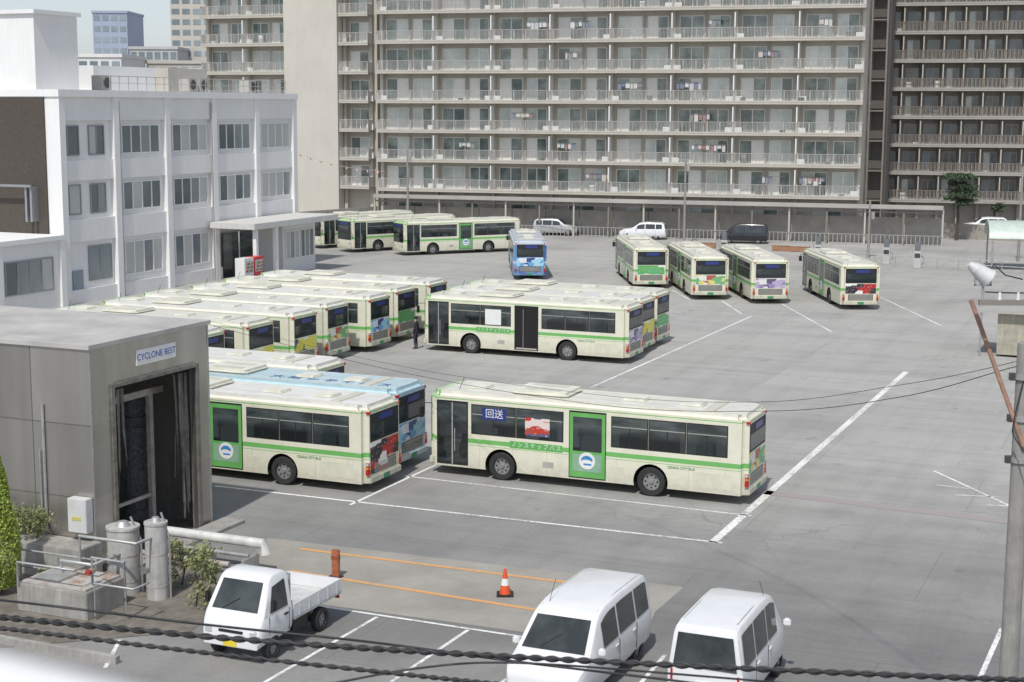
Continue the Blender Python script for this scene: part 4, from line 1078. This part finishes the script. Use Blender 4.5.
for (px,py,h_,rw,nl) in((196,606,1.5,.75,800),(182,585,1.2,.55,600),(55,592,.6,.6,500),(215,600,.9,.45,450)):
    k=clumptree('shrub','leafy green shrub in the planting bed',G(px,py),h_,rw,nl,.05,LM3,12,.03,.9,.2); k['category']='shrub'
for x in (-1.6,-2.5,-3.4):
    q=C0+U*x-V*.5; q.z=.9
    k=clumptree('shrub','low green shrub on the raised planter',q,.75,.55,1000,.045,LM3,10,.03,.9,.15); k['category']='shrub'

# ---------- NEAR UTILITY POLE, LAMP, CABLES ----------
pp=D3(1017,520,26); pp.z=0
r=root('utility_pole','tall concrete utility pole with wooden brace','utility pole',pp)
MB().cyl((0,0,0),(0,0,8.9),.17,CONCP,r1=.14,n=24).ob('shaft',r,smooth=50)
WOOD=mk('weathered_wood',(.34,.20,.14),.8,var=.4,scale=6)
k=D3(970,297,26)-pp; 
m=MB(); m.tube([k+Vector((.02,0,-.05)),Vector((-.02,-.2,7.2))],.04,WOOD,n=8); m.ob('brace',r)
m=MB(); m.box(k.x-.08,.6,-.26,-.18,k.z-.04,k.z+.05,mk('arm_steel',(.30,.27,.24),.5,.3)); m.ob('crossarm',r)
m=MB(); m.cyl((.0,0,8.9),(.0,0,9.9),.04,STEELG,n=8); m.ob('pole_top_rod',r)
for z in(6.9,8.3,7.6):
    m=MB(); m.cyl((0,0,z),(0,0,z+.08),.18,STEELG,n=20); m.box(-.25,-.16,-.05,.05,z-.02,z+.1,DFR); m.ob('band',r)
for x in(-.55,-.25,.2): 
    m=MB(); m.cyl((x,-.22,k.z+.05),(x,-.22,k.z+.17),.03,WHT,r1=.02,n=10); m.ob('insulator',r)
q=root('flood_lamp','grey white floodlight on bracket above the crossarm','lamp',pp+Vector((k.x-.06,-.2,k.z+.14)))
q.scale=(.78,.78,.78)
LG=mk('lamp_grey',(.62,.62,.61),.45,var=.2)
m=MB(); m.cyl((.05,0,-.16),(.05,0,.2),.03,STEELG,n=8); m.box(-.13,-.10,-.03,.03,.18,.5,STEELG); m.box(.19,.22,-.03,.03,.18,.5,STEELG); m.box(-.13,.22,-.03,.03,.17,.2,STEELG); m.ob('bracket',q)
m=MB(); m.cyl((-.2,0,0),(.14,0,0),.13,LG,r1=.2,n=22); m.cyl((-.2,0,.0),(-.36,0,.0),.13,LG,r1=.06,n=22)
sh=m.ob('lamp_housing',q,(.03,0,.42),smooth=50); sh.rotation_euler=(0,.62,0)
m=MB(); m.cyl((.14,0,0),(.17,0,0),.21,LG,n=22); m.cyl((.17,0,0),(.18,0,0),.18,CLEARL,n=22); k2=m.ob('lens',q,(.03,0,.42),smooth=50); k2.rotation_euler=(0,.62,0)
m=MB(); m.tube([(.05,0,.25),(.25,0,.62),(.5,0,.40),(.9,.1,.3)],.015,BLK); m.ob('lamp_cord',q)
CAB=mk('cable_black',(.02,.02,.022),.6)
def spline(pts,n=14):
    out=[]; P_=[pts[0]]+pts+[pts[-1]]
    for i in range(1,len(P_)-2):
        a,b_,c,d=P_[i-1],P_[i],P_[i+1],P_[i+2]
        for j in range(n):
            t=j/n; out.append(.5*((2*b_)+(c-a)*t+(2*a-5*b_+4*c-d)*t*t+(3*b_-a-3*c+d)*t**3))
    out.append(pts[-1]); return out
def cable(pix,d,r0,label,twist=0):
    pts=spline([D3(x,y,d) for x,y in pix],40 if twist else 12)
    m=MB(); m.tube(pts,r0*(.8 if twist else 1),CAB,n=6)
    if twist:
        for ph in (0,math.pi):
            hp=[]
            for i in range(len(pts)-1):
                for j in range(3):
                    p=pts[i].lerp(pts[i+1],j/3); t=(i*3+j)*.42+ph
                    hp.append(p+Vector((0,math.cos(t),math.sin(t)))*r0*.9)
            m.tube(hp,r0*.6,CAB,n=5)
    o=m.ob('overhead_cable',smooth=60); tag(o,label,'cable','overhead cables')
cable([(-120,606),(0,617),(250,640),(500,656),(760,669),(1024,680),(1150,684)],14,.022,'thick black twisted overhead cable',1)
cable([(-120,590),(0,600),(200,624),(370,642),(520,662),(700,684),(800,700)],14.5,.012,'thin black overhead cable')
cable([(-120,616),(0,628),(200,652),(420,676),(560,690)],13.5,.016,'black twisted overhead cable',1)
cable([(300,690),(420,668),(520,663),(700,676),(860,690)],13.8,.010,'thin black overhead cable')
def wire(pts,label,r0=.008):
    m=MB(); m.tube(spline(pts,12),r0,CAB,n=5); o=m.ob('overhead_wire',smooth=60); tag(o,label,'wire','overhead wires')
wire([D3(1120,340,22),D3(1014,367,26),D3(900,397,31),D3(770,411,38),D3(600,405,46),D3(400,372,54),D3(213,326,58)],'thin black wire slung from the pole')
wire([D3(1120,330,22),D3(1014,362,26),D3(900,385,31),D3(760,402,38),D3(600,395,46),D3(400,366,54),D3(205,320,58)],'thin black wire slung from the pole',.006)
wire([D3(1100,290,26),D3(1030,293,26),D3(985,292,26)],'short wire on the pole crossarm',.012)
wire([D3(1030,356,25.5),D3(1014,420,25.5),D3(1016,440,25.5),D3(1040,470,25)],'drooping wire on pole',.012)
r=root('balcony_handrail','white painted handrail close to the viewpoint','railing')
m=MB(); a_,b_=D3(-160,682,.7),D3(260,784,.7); m.tube([a_,b_],.029,mk('rail_white',(.8,.8,.8),.4),n=20); m.ob('rail',r,smooth=60)

# ---------- PERSON ----------
def person(p,h):
    r=root('person','person in dark work clothes standing between buses','person',p,h)
    SK=mk('skin',(.45,.28,.2),.6); CL=mk('dark_uniform',(.03,.035,.05),.8); HR=mk('hair_black',(.015,.013,.012),.7)
    V_=[];E_=[];R_=[]
    def n(x,y,z,rad,par=None):
        V_.append((x,y,z)); R_.append(rad)
        if par is not None: E_.append((par,len(V_)-1))
        return len(V_)-1
    pel=n(0,0,.95,.14); ab=n(0,0,1.12,.13,pel); ch=n(0,0,1.34,.15,ab); nk=n(0,0,1.48,.06,ch); n(0.01,0,1.56,.075,nk); n(.01,0,1.64,.085,len(V_)-1)
    for s in(1,-1):
        hp=n(0,s*.1,.88,.09,pel); kn=n(.03,s*.11,.5,.065,hp); an=n(-.02,s*.12,.09,.045,kn); n(.14,s*.13,.04,.04,an)
        sh=n(0,s*.19,1.40,.06,ch); el=n(-.03,s*.25,1.12,.045,sh); wr=n(.05,s*.26,.88,.03,el); pm=n(.07,s*.26,.81,.032,wr)
        for i in range(4): 
            q=n(.055+.022*i-.02,s*.262,.745,.009,pm); n(.06+.022*i-.02,s*.255,.70-.01*(i==1),.008,q)
        q=n(.12,s*.25,.80,.01,pm); n(.135,s*.245,.76,.009,q)
    me=bpy.data.meshes.new('body'); me.from_pydata(V_,E_,[]); o=put('body',me,r)
    o.modifiers.new('s','SKIN'); o.modifiers.new('d','SUBSURF').levels=1
    for i,sv in enumerate(me.skin_vertices[0].data): sv.radius=(R_[i],R_[i]); sv.use_root=(i==0)
    bpy.context.view_layer.update()
    m2=bpy.data.meshes.new_from_object(o.evaluated_get(bpy.context.evaluated_depsgraph_get()))
    o.modifiers.clear(); o.data=m2; m2.materials.clear(); m2.materials.append(CL); m2.materials.append(SK)
    for pf in m2.polygons:
        c=pf.center; pf.material_index=1 if (c.z>1.5 or (c.z<.86 and abs(c.y)>.2)) else 0
        pf.use_smooth=True
    bm=bmesh.new(); bmesh.ops.create_uvsphere(bm,u_segments=12,v_segments=8,radius=.1)
    for v in bm.verts: v.co=Vector((v.co.x*1.02-.015,v.co.y*.95,max(v.co.z,-.02)+1.66))
    me=bpy.data.meshes.new('hair'); bm.to_mesh(me); bm.free(); me.materials.append(HR); put('hair',me,r)
try:
    person(G(416,349),HB)
except Exception as e: print('person',e)

# ---------- CAMERA, LIGHT ----------
cam=bpy.data.cameras.new('camera'); co=bpy.data.objects.new('camera',cam); COL.objects.link(co)
cam.sensor_width=36; cam.lens=36*F_PX/1024; cam.clip_start=.1; cam.clip_end=4000
R=Matrix(((1,0,0),(0,SP,-CP),(0,CP,SP)))
co.matrix_world=Matrix.Translation((0,0,H))@R.to_4x4()@Matrix.Rotation(ROLL,4,'Z')
cam.dof.use_dof=True; cam.dof.focus_distance=60; cam.dof.aperture_fstop=5.0
scene.camera=co
sd=Vector((-.20,-.66,1.0)).normalized()
sun=bpy.data.lights.new('sun','SUN'); sun.energy=3.3; sun.angle=math.radians(1.5); sun.color=(1,.965,.905)
so=bpy.data.objects.new('sun',sun); COL.objects.link(so); so.rotation_euler=sd.to_track_quat('Z','Y').to_euler(); so.location=(0,0,60)
wd=bpy.data.worlds.new('World'); scene.world=wd; wd.use_nodes=True; nt=wd.node_tree
bg=nt.nodes['Background']; sky=nt.nodes.new('ShaderNodeTexSky'); sky.sky_type='NISHITA'; sky.sun_disc=False
sky.sun_elevation=math.asin(sd.z); sky.sun_rotation=math.atan2(sd.x,sd.y); sky.dust_density=1.0; sky.air_density=1.0; sky.ozone_density=1.5
hs=nt.nodes.new('ShaderNodeHueSaturation'); hs.inputs['Saturation'].default_value=.42
nt.links.new(sky.outputs[0],hs.inputs['Color'])
mx=nt.nodes.new('ShaderNodeMix'); mx.data_type='RGBA'; mx.blend_type='MULTIPLY'; mx.inputs[0].default_value=1; mx.inputs[7].default_value=(.95,.99,1.06,1)
nt.links.new(hs.outputs[0],mx.inputs[6]); nt.links.new(mx.outputs[2],bg.inputs[0]); bg.inputs[1].default_value=.13
scene.view_settings.view_transform='Standard'; scene.view_settings.look='None'; scene.view_settings.exposure=0
